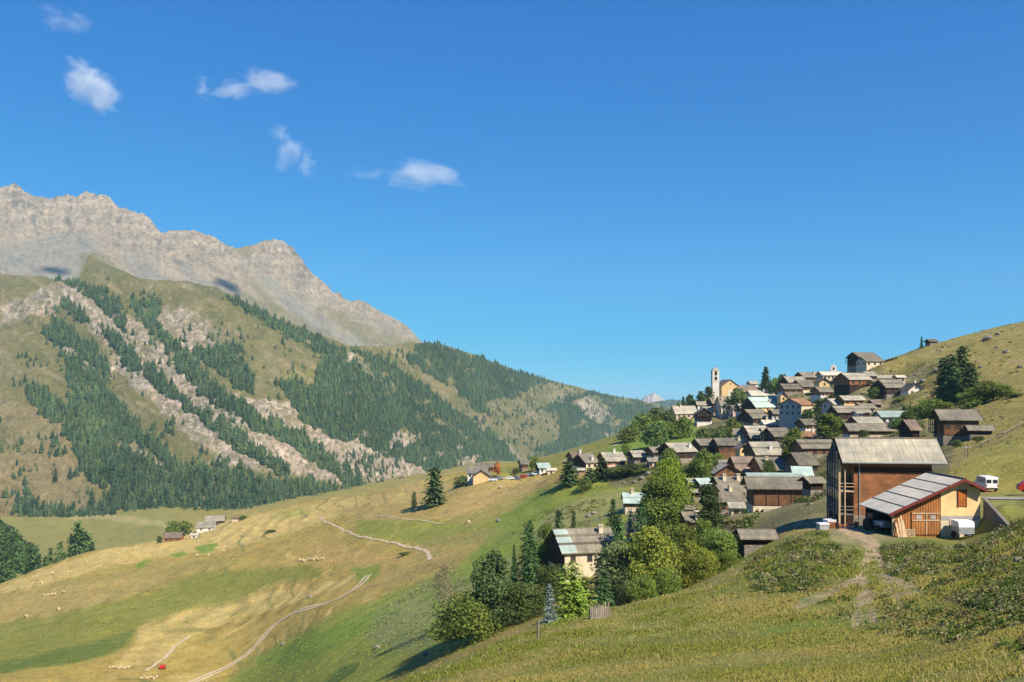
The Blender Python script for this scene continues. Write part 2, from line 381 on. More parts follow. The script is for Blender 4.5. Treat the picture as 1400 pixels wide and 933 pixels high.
    # village: trodden earth and grass between the houses
    vil = far & (PX > 868+fbm(XG/30, YG/30, 3, 123)*60) & (YG < 640)
    col = np.where((vil & ~((PX < 965) & (PY < 618)))[..., None], np.array((.15,.135,.055))*(1+.2*mid[..., None]), col)
    col = blend(col, np.clip(mid*2.2-.3, 0, 1)*vil*(PXG > 960), (.25,.20,.12), .7)
    # right hillside: dry pasture
    P_([(1190,500),(1300,440),(1420,400),(1900,250),(1900,700),(1400,690),(1350,670),(1290,660),(1310,600),(1265,570),(1235,545),(1255,520)], (.255,.205,.06), .95, 4, YG > 105)
    P_([(1300,640),(1345,612),(1420,590),(1500,560),(1500,690),(1400,680),(1330,670)], (.24,.215,.05), .8, 3, YG > 100)
    rh = far & (PXG > 1180)
    terr = np.sin(Zg*2.2+fbm(XG/25, YG/25, 3, 90)*6)
    col = blend(col, np.clip(terr-.45, 0, 1)*rh*(YG > 200), (.14,.135,.04), .7)
    col = blend(col, np.clip(fbm(XG/20, YG/7, 4, 95)*2.4-.7, 0, 1)*rh*(YG > 260), (.33,.27,.17), .8)
    # foreground knoll
    kn = (YG <= 130)
    kc = np.array((.185,.185,.045))*(1+.30*big[..., None]+.28*mid[..., None])
    col = np.where((kn & (YG < 112))[..., None], kc, col)
    col = blend(col, np.clip(mid*1.5+big*.6, 0, 1)*kn*(YG < 112), (.26,.21,.075), .7)
    ridge = soft(PX, PY, [(560,960),(640,905),(720,868),(800,850),(860,812),(920,790),(1000,765),(1040,770),(1000,800),(900,838),(780,880),(680,930),(620,975)], 6)
    col = blend(col, ridge*kn, (.30,.225,.075), .75)
    P_([(1010,838),(1080,810),(1180,830),(1240,850),(1200,880),(1090,868),(1040,870)], (.10,.17,.025), .7, 6, kn)
    P_([(1040,770),(1110,742),(1170,740),(1180,810),(1100,812),(1020,800)], (.13,.13,.04), .6, 6, kn)
    P_([(1180,735),(1400,735),(1500,760),(1500,880),(1350,850),(1230,820)], (.115,.13,.035), .7, 6, kn)
    P_([(1100,722),(1180,722),(1230,738),(1180,746),(1120,738)], (.24,.20,.10), .8, 3, kn)
    # eroded earth below the shed
    er0 = soft(PX, PY, [(1176,742),(1200,745),(1204,775),(1225,800),(1262,812),(1235,822),(1196,812),(1192,845),(1165,850),(1172,815),(1120,822),(1085,830),(1130,806),(1168,790),(1180,768)], 5)
    er = np.clip((rill_dist(PXG+jx*.35, PYG+jy*.35)*-1+7.5)/3., 0, 1)*np.clip(1.+fbm(XG/.9, YG/2., 3, 99)*2., 0, 1)*kn; er = np.maximum(er, er0*np.clip(fbm(XG/1.2, YG/2.5, 3, 98)*2.4-.35, 0, 1)*kn)
    col = blend(col, er, (.37,.265,.165), .9)
    col = np.clip(col*(1+.10*sml[..., None]), .01, .7)
    COLG = col; V = np.stack([XG, YG, Zg], -1).reshape(-1, 3)
    ny, nx = XG.shape; idx = np.arange(ny*nx).reshape(ny, nx)
    Fq = np.stack([idx[:-1,:-1], idx[:-1,1:], idx[1:,1:], idx[1:,:-1]], -1).reshape(-1, 4)
    me = mesh_np('ground', V, Fq, ground_mat(), col.reshape(-1, 3), True)
    return tag(link('ground', me), kind='structure')

# ------------------------------------------------------------------ mountains: sheets of real depth
def lerp_line(pts, x):
    p = np.array(pts, float); return np.interp(x, p[:,0], p[:,1])
def sheet_mesh(name, PX, PY, Y, col, alpha, mat):
    X = (PX-CX)/F*Y; Z = (HZ-PY)/F*Y
    # back slope behind the crest
    X = np.vstack([X, X[-1:]*1.02]); Z = np.vstack([Z, Z[-1:]-Y[-1:]*.06]); Yb = np.vstack([Y, Y[-1:]*1.12])
    col = np.concatenate([col, col[-1:]]); alpha = np.vstack([alpha, alpha[-1:]])
    ny, nx = X.shape; idx = np.arange(ny*nx).reshape(ny, nx)
    Fq = np.stack([idx[:-1,:-1], idx[:-1,1:], idx[1:,1:], idx[1:,:-1]], -1).reshape(-1, 4)
    me = mesh_np(name, np.stack([X,Yb,Z], -1).reshape(-1,3), Fq, mat, np.clip(col,.01,.7).reshape(-1,3), True)
    d = me.color_attributes['Col'].data; a = np.empty(ny*nx*4, np.float32); d.foreach_get('color', a)
    a = a.reshape(-1,4); a[:,3] = alpha.ravel(); d.foreach_set('color', a.ravel())
    return tag(link(name, me), kind='structure')
MM = mountain_mat()
CREST = [(-500,360),(-200,370),(0,374),(60,379),(106,386),(113,366),(122,350),(150,363),(190,380),(215,384),(255,384),(300,395),(350,422),(420,452),(480,474),(530,474),(560,468),(600,470),(650,485),(700,505),(730,514),(760,522),(800,532),(830,540),(870,546),(900,553),(950,566),(1000,580),(1100,600)]
BASE = [(-500,730),(0,712),(60,712),(220,735),(300,745),(400,725),(500,705),(600,690),(700,670),(800,645),(850,625),(950,605),(1100,620)]
Y0A = [(-500,1200),(0,1190),(300,1190),(420,1300),(500,1420),(600,1650),(700,2000),(850,2700),(1100,3600)]
def depthA(PX, PY):
    s = (HZ-PY)/F; y0 = pchip([p[0] for p in Y0A], [p[1] for p in Y0A], PX.ravel()).reshape(PX.shape)
    ta = .62; Y = y0*(ta+.135)/(ta-s)
    q = -.56*PX+.83*PY; p = .83*PX+.56*PY                        # across / along the fall line of the spurs
    amp = np.clip((PY-lerp_line(CREST, PX))/30., .1, 1)
    q = q+fbm(p/60, q/60, 2, 4)*10
    return Y*(1-amp*(.020*(ridged(q/46., p/260., 3, 8)-.6)+.0028*fbm(PX/9., PY/9., 3, 18)))
FOREST = [
 [(425,458),(447,468),(480,487),(520,517),(560,547),(600,577),(640,602),(680,617),(705,640),(705,668),(620,668),(560,632),(500,606),(450,597),(415,578),(402,548),(430,532),(438,492),(415,466)],
 [(478,478),(540,502),(600,542),(650,577),(690,605),(715,628),(690,635),(645,600),(600,572),(555,535),(510,503)],
 [(555,492),(575,478),(600,470),(650,483),(700,503),(760,520),(830,538),(890,550),(960,566),(960,610),(850,625),(790,640),(740,625),(700,632),(715,600),(668,578),(640,548),(600,522)],
 [(308,403),(350,424),(420,454),(450,474),(470,494),(440,482),(400,464),(350,438)],
 [(78,383),(130,392),(165,418),(178,440),(172,458),(150,432),(110,402)],
 [(180,412),(215,412),(224,448),(238,466),(216,466),(190,438)],
 [(225,462),(245,468),(300,535),(400,588),(470,636),(510,668),(480,668),(400,612),(300,562),(240,500)],
 [(130,438),(150,452),(200,498),(270,556),(310,586),(400,645),(380,650),(300,600),(230,545),(160,482)],
 [(62,452),(72,440),(100,446),(140,492),(152,520),(130,510),(100,470),(80,478)],
 [(88,412),(110,425),(125,440),(110,440),(92,425)],
 [(95,480),(130,515),(154,541),(180,575),(206,602),(235,628),(290,650),(340,654),(420,662),(500,672),(620,668),(500,700),(400,705),(300,735),(225,740),(130,712),(140,690),(152,665),(108,645),(98,612),(84,586),(40,545),(38,528),(60,532),(92,560),(104,540),(92,500)],
 [(268,482),(300,472),(330,482),(325,500),(355,520),(350,540),(325,535),(300,505),(272,500)],
 [(20,705),(28,690),(60,694),(120,700),(240,722),(225,742),(120,722)],
 [(380,700),(420,680),(500,665),(720,650),(700,668),(600,690),(500,705),(400,725)],
 [(385,525),(420,520),(425,545),(400,560)],
]
HOLES = [
 [(660,552),(695,548),(735,522),(800,526),(805,535),(770,545),(740,560),(770,575),(768,605),(735,612),(715,640),(690,612),(715,600),(668,578)],
 [(788,548),(815,542),(835,560),(828,575),(800,568)],
 [(470,478),(485,485),(528,518),(522,522),(480,496)],
 [(620,628),(650,620),(655,632),(625,645)],[(530,600),(560,585),(580,600),(560,615),(520,612)],[(640,555),(652,570),(640,575)],
 [(170,608),(190,605),(232,650),(225,658),(190,628)],[(110,530),(128,535),(130,548),(112,545)],
]
def forest_density(PX, PY):
    jx = fbm(PX/22, PY/22, 4, 101)*13+fbm(PX/5, PY/5, 2, 103)*5; jy = fbm(PX/22, PY/22, 4, 111)*9+fbm(PX/5, PY/5, 2, 113)*4
    m = np.zeros(PX.shape)
    for p in FOREST: m = np.maximum(m, inpoly(PX+jx, PY+jy, p))
    for p in HOLES: m = np.where(inpoly(PX+jx, PY+jy, p), .06, m)
    return m*np.clip(.98+fbm(PX/14, PY/9, 3, 121)*1.5, .03, 1)
def paint(col, PX, PY, poly, c, k=1., w=4.):
    return blend(col, soft(PX, PY, poly, w), c, k)
def build_forest_mountain():
    px = np.concatenate([np.arange(-500, -20, 8.), np.arange(-20, 1000, 1.8)]); t = np.linspace(0, 1, 230)
    top = lerp_line(CREST, px)+fbm(px/14, px*0, 4, 201)*1.6; bot = lerp_line(BASE, px)
    PX = np.broadcast_to(px, (len(t), len(px))).copy(); PY = bot+(top-bot)*t[:, None]
    Y = depthA(PX, PY)
    jx = PX+fbm(PX/12, PY/12, 3, 5)*9; jy = PY+fbm(PX/12, PY/12, 3, 6)*7
    n1 = fbm(PX/30, PY/30, 4, 7); n2 = fbm(PX/6, PY/6, 3, 9)
    col = np.broadcast_to(np.array((.142,.128,.042)), PX.shape+(3,))*(1+.14*n1[..., None])
    col = blend(col, np.clip(n1*2-.2, 0, 1), (.21,.165,.08), .6)
    al = np.full(PX.shape, .45)
    ROCK = (.36,.285,.225)
    for p in ([(70,390),(115,390),(235,475),(300,530),(430,590),(500,598),(600,592),(585,640),(500,662),(400,645),(310,640),(190,535),(140,472),(100,430)],
              [(60,455),(110,468),(160,500),(150,520),(90,482)], [(148,498),(225,556),(320,622),(420,655),(500,664),(450,640),(330,590),(270,552),(200,496)], [(232,468),(250,505),(320,548),(390,590),(455,636),(500,658),(420,650),(330,592),(260,532)], [(300,538),(400,552),(480,590),(600,588),(645,630),(560,655),(480,650),(400,600)], [(340,590),(420,585),(500,612),(560,640),(500,660),(420,630)],
              [(200,430),(250,420),(290,440),(300,480),(270,500),(230,470)], [(0,420),(60,395),(95,402),(70,430),(0,440)],
              [(745,540),(800,545),(838,562),(825,580),(770,570)], [(600,600),(660,612),(690,640),(640,650),(585,640)], [(470,478),(488,485),(530,520),(520,522),(478,496)],
              [(640,560),(655,575),(690,600),(720,640),(700,640),(660,600)], [(160,600),(190,600),(235,655),(225,662),(180,625)], [(780,590),(850,585),(880,600),(850,620),(760,628)]):
        m = soft(jx, jy, p, 4)*np.clip(.95+n2*1.6, 0, 1); col = blend(col, m, ROCK, .85); al = np.maximum(al, m)
    # crags: pale faces and dark clefts inside the rocky belts
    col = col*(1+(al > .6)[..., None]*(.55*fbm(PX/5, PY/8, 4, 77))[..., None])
    col = paint(col, jx, jy, [(-500,530),(0,545),(70,560),(100,630),(130,700),(0,715),(-500,720)], (.215,.165,.08), .75, 6)
    col = paint(col, jx, jy, [(390,500),(440,500),(430,525),(385,525)], (.18,.165,.035), .6, 4)
    # bare streaks, grassy hollows and sheep paths on the alp
    mt = 1-np.clip(al*1.6-.7, 0, 1); q5 = -.5*PX+.86*PY; p5 = .86*PX+.5*PY
    col = blend(col, np.clip(fbm(p5/45, q5/9, 4, 61)*2.2-.25, 0, 1)*mt, (.24,.19,.105), .75)
    col = blend(col, np.clip(fbm(p5/60, q5/14, 4, 63)*2.2-.3, 0, 1)*mt, (.105,.115,.035), .7)
    col = blend(col, np.clip(fbm(PX/4, PY/4, 3, 65)*3-1.0, 0, 1)*mt, (.32,.26,.18), .6)
    col = blend(col, np.clip(fbm(PX/3.4, PY/4, 3, 67)*3.6-.35, 0, 1)*(1-mt), (.10,.105,.055), .85)
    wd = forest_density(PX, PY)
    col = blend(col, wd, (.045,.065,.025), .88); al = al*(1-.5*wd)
    return sheet_mesh('forest_mountain', PX, PY, Y, col, al, MM)
SKYB = [(-500,300),(-300,250),(-120,275),(-60,262),(0,257),(20,251),(30,258),(45,268),(58,271),(75,270),(90,267),(104,268),(118,262),(132,265),(146,268),(152,274),(158,281),(175,287),(192,290),(205,299),(215,311),(224,321),(232,314),(245,316),(262,314),(278,318),(300,329),(318,337),(336,338),(352,333),(372,327),(388,331),(400,338),(410,350),(420,366),(432,378),(442,386),(448,391),(456,400),(464,400),(470,409),(480,412),(490,410),(502,414),(516,424),(530,431),(545,439),(556,445),(566,456),(574,466),(600,480),(660,505)]
def build_rock_mountain():
    px = np.concatenate([np.arange(-500, -20, 8.), np.arange(-20, 640, 1.7)]); t = np.linspace(0, 1, 150)
    jag = np.clip((560-px)/200, .25, 1)
    top = lerp_line(SKYB, px)+(fbm(px/7, px*0+3, 4, 301)*3.2+fbm(px/2.2, px*0, 2, 305)*1.)*jag; bot = lerp_line(CREST, px)+16
    bot = np.maximum(bot, top+4)
    PX = np.broadcast_to(px, (len(t), len(px))).copy(); PY = bot+(top-bot)*t[:, None]
    s = (HZ-PY)/F; y0 = np.interp(PX, [-500,0,300,600], [2700,2700,2900,3700]); ta = .78
    Y = y0*(ta-.1155)/(ta-s)
    hh = (PY-top)/np.maximum(bot-top, 8)                       # 0 at the skyline, 1 at the foot
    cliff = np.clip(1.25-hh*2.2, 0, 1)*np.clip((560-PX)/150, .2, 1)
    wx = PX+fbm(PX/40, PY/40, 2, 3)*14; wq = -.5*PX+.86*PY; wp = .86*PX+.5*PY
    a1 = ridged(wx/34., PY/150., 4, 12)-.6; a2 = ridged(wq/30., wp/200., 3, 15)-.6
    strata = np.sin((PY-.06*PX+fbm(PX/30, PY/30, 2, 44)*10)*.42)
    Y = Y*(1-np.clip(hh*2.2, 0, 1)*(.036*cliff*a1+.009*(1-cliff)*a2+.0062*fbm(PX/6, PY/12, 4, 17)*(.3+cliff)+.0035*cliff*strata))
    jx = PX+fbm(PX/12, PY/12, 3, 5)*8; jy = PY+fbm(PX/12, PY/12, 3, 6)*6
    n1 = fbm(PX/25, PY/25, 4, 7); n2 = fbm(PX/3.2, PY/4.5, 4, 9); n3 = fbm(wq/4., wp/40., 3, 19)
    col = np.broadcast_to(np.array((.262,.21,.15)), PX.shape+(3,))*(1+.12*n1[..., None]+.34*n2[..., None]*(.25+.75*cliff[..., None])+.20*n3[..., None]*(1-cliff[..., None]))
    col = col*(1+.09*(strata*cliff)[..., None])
    col = col*(.80+.36*ridged(wx/11., PY/60., 4, 52))[..., None]**(.3+.9*cliff[..., None])  # gully shading worked into the rock colour
    SCR = (.215,.195,.158)
    for p in ([(-500,330),(0,338),(60,326),(118,320),(135,332),(112,385),(60,385),(-500,380)],[(165,345),(185,350),(240,385),(300,398),(200,392)],
              [(350,370),(372,380),(430,430),(510,476),(480,480),(420,450),(380,410)],[(240,350),(262,365),(330,420),(300,400),(250,380)]):
        col = paint(col, jx, jy, p, SCR, .85)
    GR = (.145,.13,.05)
    for p in ([(435,420),(470,425),(520,452),(580,470),(560,482),(500,470),(455,442)],[(305,325),(338,336),(350,334),(335,350),(318,342)],[(110,350),(130,345),(160,362),(190,388),(105,392)],
              [(335,375),(350,385),(385,430),(375,428)],[(300,398),(350,405),(400,430),(480,470),(420,455)]):
        col = paint(col, jx, jy, p, GR, .7)
    cleft_shade = np.clip((.50-ridged(wx/9., PY/34., 4, 57))*6, 0, 1)*(.25+.75*cliff)+np.clip((.52-ridged(wq/7., wp/60., 3, 58))*5, 0, 1)*(1-cliff)*.35
    col = blend(col, cleft_shade, (.105,.085,.065), .6)  # shade of the clefts painted as darker colour
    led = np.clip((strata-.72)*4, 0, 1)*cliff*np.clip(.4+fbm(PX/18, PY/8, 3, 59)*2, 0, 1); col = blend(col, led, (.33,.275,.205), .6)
    al = np.clip(.55+cliff*.5, 0, 1)
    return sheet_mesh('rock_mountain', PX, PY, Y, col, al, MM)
def build_distance():
    for name, sky, base, y, c, al in (('distant_ridge', [(780,580),(850,556),(880,552),(900,549),(918,546),(935,548),(960,556),(1010,570)], 612, 4300, (.055,.075,.035), .5),
                              ('distant_peak', [(840,578),(866,556),(874,549),(880,543),(887,540),(893,537),(898,540),(906,545),(914,551),(930,562),(960,580)], 600, 5900, (.40,.33,.27), .9)):
        px = np.arange(sky[0][0], sky[-1][0], 1.5); t = np.linspace(0, 1, 40)
        top = lerp_line(sky, px)+fbm(px/5, px*0, 3, 7)*.9
        PX = np.broadcast_to(px, (40, len(px))).copy(); PY = base+(top-base)*t[:, None]
        Y = y*(1+.22*t[:, None]**1.)*(1-.02*ridged(PX/9, PY/14, 3, 3))
        col = np.broadcast_to(np.array(c), PX.shape+(3,))*(1+.2*fbm(PX/4, PY/6, 3, 8)[..., None])
        sheet_mesh(name, PX, PY, Y, col, np.full(PX.shape, al), MM)
def build_haze():
    b = MB(); b.box(-9000, 9000, -400, 7600, -320, 1010)
    m = bpy.data.materials.new('haze_air'); m.use_nodes = True; nt = m.node_tree
    nt.nodes.remove(nt.nodes['Principled BSDF']); v = nt.nodes.new('ShaderNodeVolumePrincipled')
    v.inputs['Color'].default_value = (.45,.78,1,1); v.inputs['Density'].default_value = 6.2e-5; v.inputs['Anisotropy'].default_value = 0.
    nt.links.new(v.outputs[0], nt.nodes['Material Output'].inputs['Volume'])
    return tag(b.build('haze', m), kind='stuff')
# ------------------------------------------------------------------ building materials
def wood_mat(name, c, axis='z', var=.35, sc=1.):
    t = NT(name); v = t.mapping((.35*sc,.35*sc,5*sc) if axis == 'z' else (5*sc,5*sc,.35*sc))
    n1 = t.noise(v, 1.6, 5, .65); v2 = t.mapping((1,1,1)); n2 = t.noise(v2, .55, 4)
    w = t.n('ShaderNodeTexWave', wave_type='BANDS', bands_direction='Z' if axis == 'z' else 'X', inp={'Vector': v2, 'Scale': 1.25*sc, 'Distortion': .8, 'Detail': 2.}).outputs['Fac']
    c1 = t.mul(c, t.ramp(n1, [(.25,1-var),(.75,1+var)])); c1 = t.mul(c1, t.ramp(n2, [(.3,(.62,.66,.72)),(.55,(1,1,1)),(.72,(1.25,1.15,1.05))]))
    c1 = t.mul(c1, t.ramp(w, [(.0,.38),(.3,1.)])); t.bump(w, .5, .05)
    return t.base(t.objvar(c1, .78, 1.2))
def roof_mat(name, c, rough=.85, var=.3, streak=1., metal=0.):
    t = NT(name); v = t.mapping((3.,.2,.2)); n1 = t.noise(v, 1.5, 6, .75); v2 = t.mapping((1,1,1)); n2 = t.noise(v2, .5, 5)
    w = t.n('ShaderNodeTexWave', wave_type='BANDS', bands_direction='X', inp={'Vector': v2, 'Scale': 1.25, 'Distortion': 1.2, 'Detail': 2.}).outputs['Fac']
    wy = t.n('ShaderNodeTexWave', wave_type='BANDS', bands_direction='Y', inp={'Vector': v2, 'Scale': .22, 'Distortion': 3., 'Detail': 2.}).outputs['Fac']
    c1 = t.mul(c, t.ramp(n1, [(.3,1-var*1.3),(.5,1.),(.7,1+var*1.3)])); c1 = t.mul(c1, t.ramp(n2, [(.3,1-var*.6),(.7,1+var*.5)]))
    c1 = t.mul(c1, t.ramp(w, [(0,1-.28*streak),(.25,1.)])); c1 = t.mul(c1, t.ramp(wy, [(0,1-.14*streak),(.1,1.)])); n5 = t.noise(v2, .22, 3); c1 = t.mul(c1, t.ramp(n5, [(.3,(.72,.74,.78)),(.7,(1.15,1.1,1.0))]))
    t.b.inputs['Roughness'].default_value = rough; t.b.inputs['Metallic'].default_value = metal; t.bump(n1, .4, .04)
    return t.base(t.objvar(c1, .70, 1.18))
def plaster_mat(name, c, var=.15):
    t = NT(name); v = t.mapping((1,1,.6)); n1 = t.noise(v, .7, 6, .65); n2 = t.noise(v, 6, 3)
    c1 = t.mul(c, t.ramp(n1, [(.25,1-var*1.5),(.6,1+var*.4)])); c1 = t.mul(c1, t.ramp(n2, [(.3,.93),(.7,1.05)]))
    t.bump(n2, .2, .02); return t.base(t.objvar(c1, .92, 1.06))
def stone_mat(name, c):
    t = NT(name); v = t.mapping((1,1,1.6)); vo = t.n('ShaderNodeTexVoronoi', inp={'Vector': v, 'Scale': 2.6})
    n2 = t.noise(v, .8, 5); c1 = t.mul(c, t.ramp(vo.outputs['Distance'], [(0,1.2),(.6,.62)])); c1 = t.mul(c1, t.ramp(n2, [(.3,.75),(.7,1.15)]))
    t.bump(vo.outputs['Distance'], .6, .06); return t.base(t.objvar(c1, .85, 1.12))
M = dict(
 wood=wood_mat('weathered_larch_wood', (.19,.092,.042)), redwood=wood_mat('warm_larch_boards', (.33,.138,.058), var=.5, sc=1.6), darkwood=wood_mat('dark_aged_wood', (.05,.028,.02)),
 boards=wood_mat('upright_orange_boards', (.40,.165,.055), 'x', .5, 1.), greywood=wood_mat('grey_weathered_boards', (.26,.22,.18), 'x', .35), paleboard=plain('pale_new_timber', (.50,.36,.22)),
 slate=roof_mat('grey_brown_roof', (.22,.195,.15)), grey=roof_mat('grey_roof', (.335,.31,.245)), lightgrey=roof_mat('pale_grey_roof', (.375,.34,.265), .7, .2, .6), brown=roof_mat('brown_shingle_roof', (.21,.16,.12)),
 teal=roof_mat('pale_green_metal_roof', (.40,.50,.45), .5, .12, .4), pale=roof_mat('pale_metal_roof', (.50,.46,.37), .6, .12, .35), red=roof_mat('rust_red_roof', (.30,.155,.095), .8, .35), cement=roof_mat('fibre_cement_roof', (.62,.56,.45), .75, .10, .25),
 cream=plaster_mat('cream_plaster', (.60,.50,.35)), white=plaster_mat('white_plaster', (.66,.61,.54)), ochre=plaster_mat('ochre_plaster', (.70,.49,.235)), greyw=plaster_mat('grey_render', (.36,.34,.32)), pink=plaster_mat('pinkish_plaster', (.60,.42,.36)),
 stone=stone_mat('field_stone', (.33,.28,.22)), glass=plain('dark_window_glass', (.03,.035,.045), .15), frame=plain('window_frame_wood', (.16,.09,.05)), shut=plain('brown_shutter', (.22,.10,.05)), orange=wood_mat('orange_shutter', (.45,.14,.03),'x'),
 dark=plain('dark_opening', (.02,.016,.014)), metalgrey=plain('galvanised_metal', (.42,.43,.44), .5, .4), black=plain('black_rubber', (.02,.02,.02)), carwhite=plain('white_car_paint', (.78,.78,.78), .3, 0, .04), carred=plain('red_paint', (.42,.03,.02), .4, 0, .1), cargrey=plain('grey_car_paint', (.30,.33,.36), .3, .2, .04), carblue=plain('blue_car_paint', (.10,.16,.30), .3, .2, .04),
 maroon=plain('maroon_barge_board', (.17,.035,.03)), straw=plain('pale_straw', (.46,.36,.20)), concrete=plain('dark_stained_concrete', (.17,.145,.125), .95, 0, .3, .8), rock=stone_mat('grey_boulder_rock', (.30,.26,.20)), tank=plain('white_tank', (.75,.76,.76), .45, 0, .06), rusty=plain('rusty_metal', (.24,.10,.05)))

# ------------------------------------------------------------------ the house builder
def add_window(parent, name, u0, u1, z0, z1, face, off, far, fm='frame'):
    """face: 'f' front (-y), 'b' back (+y), 'l' gable (-x), 'r' gable (+x); off = wall plane coordinate"""
    def slab(b, a0, a1, c0, c1, d0, d1, m=0):
        if face == 'f': b.box(a0, a1, off-d1, off-d0, c0, c1, m)
        elif face == 'b': b.box(a0, a1, off+d0, off+d1, c0, c1, m)
        elif face == 'l': b.box(off-d1, off-d0, a0, a1, c0, c1, m)
        else: b.box(off+d0, off+d1, a0, a1, c0, c1, m)
    b = MB(); t = .10
    if far:
        slab(b, u0-t, u1+t, z0-t, z1+t, -.05, .05, 0); slab(b, u0, u1, z0, z1, .0, .06, 1)
        return b.build(name, [M[fm], M['glass']], parent)
    slab(b, u0-t, u1+t, z1, z1+t, -.05, .07); slab(b, u0-t, u1+t, z0-t, z0, -.05, .12)
    slab(b, u0-t, u0, z0, z1, -.05, .07); slab(b, u1, u1+t, z0, z1, -.05, .07)
    um = (u0+u1)/2; slab(b, um-.035, um+.035, z0, z1, -.05, .06)
    w = b.build(name, M[fm], parent)
    p = MB(); slab(p, u0, u1, z0, z1, -.05, .035); p.build('pane', M['glass'], w)
    return w
def house(name, label, loc, yaw, L, h, He, rise, style='timber', roof='slate', up='wood', low='stone', frac=.4, og=.7, oe=.6, chim=(), nwin=2, gwin=2, balc=False, far=False, dig=5., door=False, cat='house', fm='frame', slab=.2, bright=None, tiers=0, posts=True, patch=0, gdark=False, group='houses of the village', gb=True):
    r = empty(name, loc, yaw, label, cat, group)
    sl = rise/h; x0, x1 = -L/2+og, L/2-og; y0, y1 = -h+oe, h-oe
    ze = He+sl*oe-slab-.05*0; zr = He+rise-slab-.03
    zl = He*frac if style == 'timber' else 0
    pf = [(y0,zl-.0),(y1,zl),(y1,ze),(0,zr),(y0,ze)]
    if style == 'timber':
        b = MB(); b.prism(pf, x0, x1); b.build('timber_wall', M[up], r)
        b = MB(); b.box(x0-.06, x1+.06, y0-.06, y1+.06, -dig, zl); b.build('stone_base', M[low], r)
    else:
        pf[0] = (y0,-dig); pf[1] = (y1,-dig); b = MB(); b.prism(pf, x0, x1); b.build('wall', M[up], r)
    b = MB(); prof = [(-h,He),(0,He+rise),(h,He),(h,He-slab),(0,He+rise-slab),(-h,He-slab)]
    b.prism(prof, -L/2, L/2, 0, [(0,1,4,5),(1,2,3,4)])
    rf = b.build('roof', M[roof], r)
    # ridge cap, barge boards and roof steps belong to the roof
    b = MB(); b.prism([(-.22,He+rise-.06),(0,He+rise+.07),(.22,He+rise-.06),(.2,He+rise-.12),(-.2,He+rise-.12)], -L/2-.03, L/2+.03); b.build('ridge_cap', M[roof if roof in ('teal','red') else 'slate'], rf)
    for x in (-L/2-.06, L/2):
        b = MB(); b.prism([(-h-.04,He-.22),(-h-.04,He+.05),(0,He+rise+.05),(h+.04,He+.05),(h+.04,He-.22),(0,He+rise-.24)], x, x+.06, 0, [(0,1,2,5),(2,3,4,5)])
        b.build('barge_board', M['darkwood'], rf)
    for k in range(tiers):
        f = (k+1)/(tiers+1); yy = -h*(1-f); zz = He+rise*f
        b = MB(); b.box(-L/2+.02, L/2-.02, yy-.12, yy+.5, zz+.02, zz+.16+sl*.3); b.build('roof_step', M[roof], rf)
    if gdark:  # dark wood that also carries the gable's shade in its colour
        b = MB(); zb_ = He*.3; b.prism([(y0+.02,zb_),(y1-.02,zb_),(y1-.02,ze-.05),(0,zr-.06),(y0+.02,ze-.05)], x0-.07, x0-.015); b.build('shaded_gable_boards', M['darkwood'], r)
    if patch:
        b = MB(); xa = -L/2+.01; xb = xa+L*patch
        P1 = [(xa,-h-.01,He),(xb,-h-.01,He),(xb-.5,-.1,He+rise*(1-.1/h)),(xa,-.1,He+rise*(1-.1/h))]
        b.poly([(x,y,z+.025) for x,y,z in P1]+[(x,y,z-.02) for x,y,z in P1], [(0,1,2,3),(7,6,5,4),(0,4,5,1),(1,5,6,2),(2,6,7,3),(3,7,4,0)]); b.build('green_roof_sheet', M['teal'], rf)
    # structural timbers under the eaves
    if style == 'timber' and not far and posts:
        b = MB()
        for i in range(max(2, int(L/3.2))+1):
            x = x0+.1+(x1-x0-.2)*i/max(2, int(L/3.2)); b.box(x-.1, x+.1, y0-.09, y0+.05, zl, ze-.05)
        for z in (zl+.02, ze-.2): b.box(x0, x1, y0-.08, y0+.05, z, z+.18)
        b.build('posts', M['darkwood'], r)
    # windows
    zt = He-.75
    floors = [zt] if zt < 4.6 else [zt, zt-2.7]
    if nwin:
        for fl, z1 in enumerate(floors):
            for i in range(nwin):
                if fl and (i % 2) and style == 'timber': continue
                u = x0+(x1-x0)*(i+.5)/nwin+.25*math.sin(i*5+fl*3+L); 
                add_window(r, 'window', u-.42, u+.42, z1-1.05, z1, 'f', y0-(.06 if (style == 'timber' and z1 < zl+.5) else 0), far, fm)
    if gwin:
        zz = [He-.4] + ([He-3.1] if He > 5 else [])
        for z1 in zz:
            for i in range(gwin):
                u = y0+(y1-y0)*(i+.5)/gwin; 
                if gb: add_window(r, 'window', u-.4, u+.4, z1-1.05, z1, 'l', x0-(.06 if z1 < zl+.6 and style == 'timber' else 0), far, fm)
        add_window(r, 'window', -.3, .3, He+rise*.28, He+rise*.28+.7, 'l', x0, far, fm)
    if door:
        b = MB(); u = x0+(x1-x0)*.72; b.box(u-.5, u+.5, y0-.12, y0, 0, 2.05); b.build('door', M['shut'], r)
    if balc:
        b = MB(); bw = 1.1
        lv = [He-.2-1.1, He-3.1] if He > 4.6 else [He-1.5]
        for z in lv:
            b.box(x0-bw, x0-.01, y0, y1, z-.12, z)
            for zz in (z+.45, z+.9): b.box(x0-bw, x0-bw+.07, y0, y1, zz, zz+.09)
        n = max(3, int((y1-y0)/1.6))
        for i in range(n+1):
            y = y0+.06+(y1-y0-.12)*i/n; top = He+rise*(1-abs(y)/h)-slab-.1
            b.box(x0-bw-.06, x0-bw+.06, y-.06, y+.06, min(lv)-.12 if He > 3 else 0, top) if x0-bw > -L/2-.9 else None
        b.build('balcony', M['darkwood'], r)
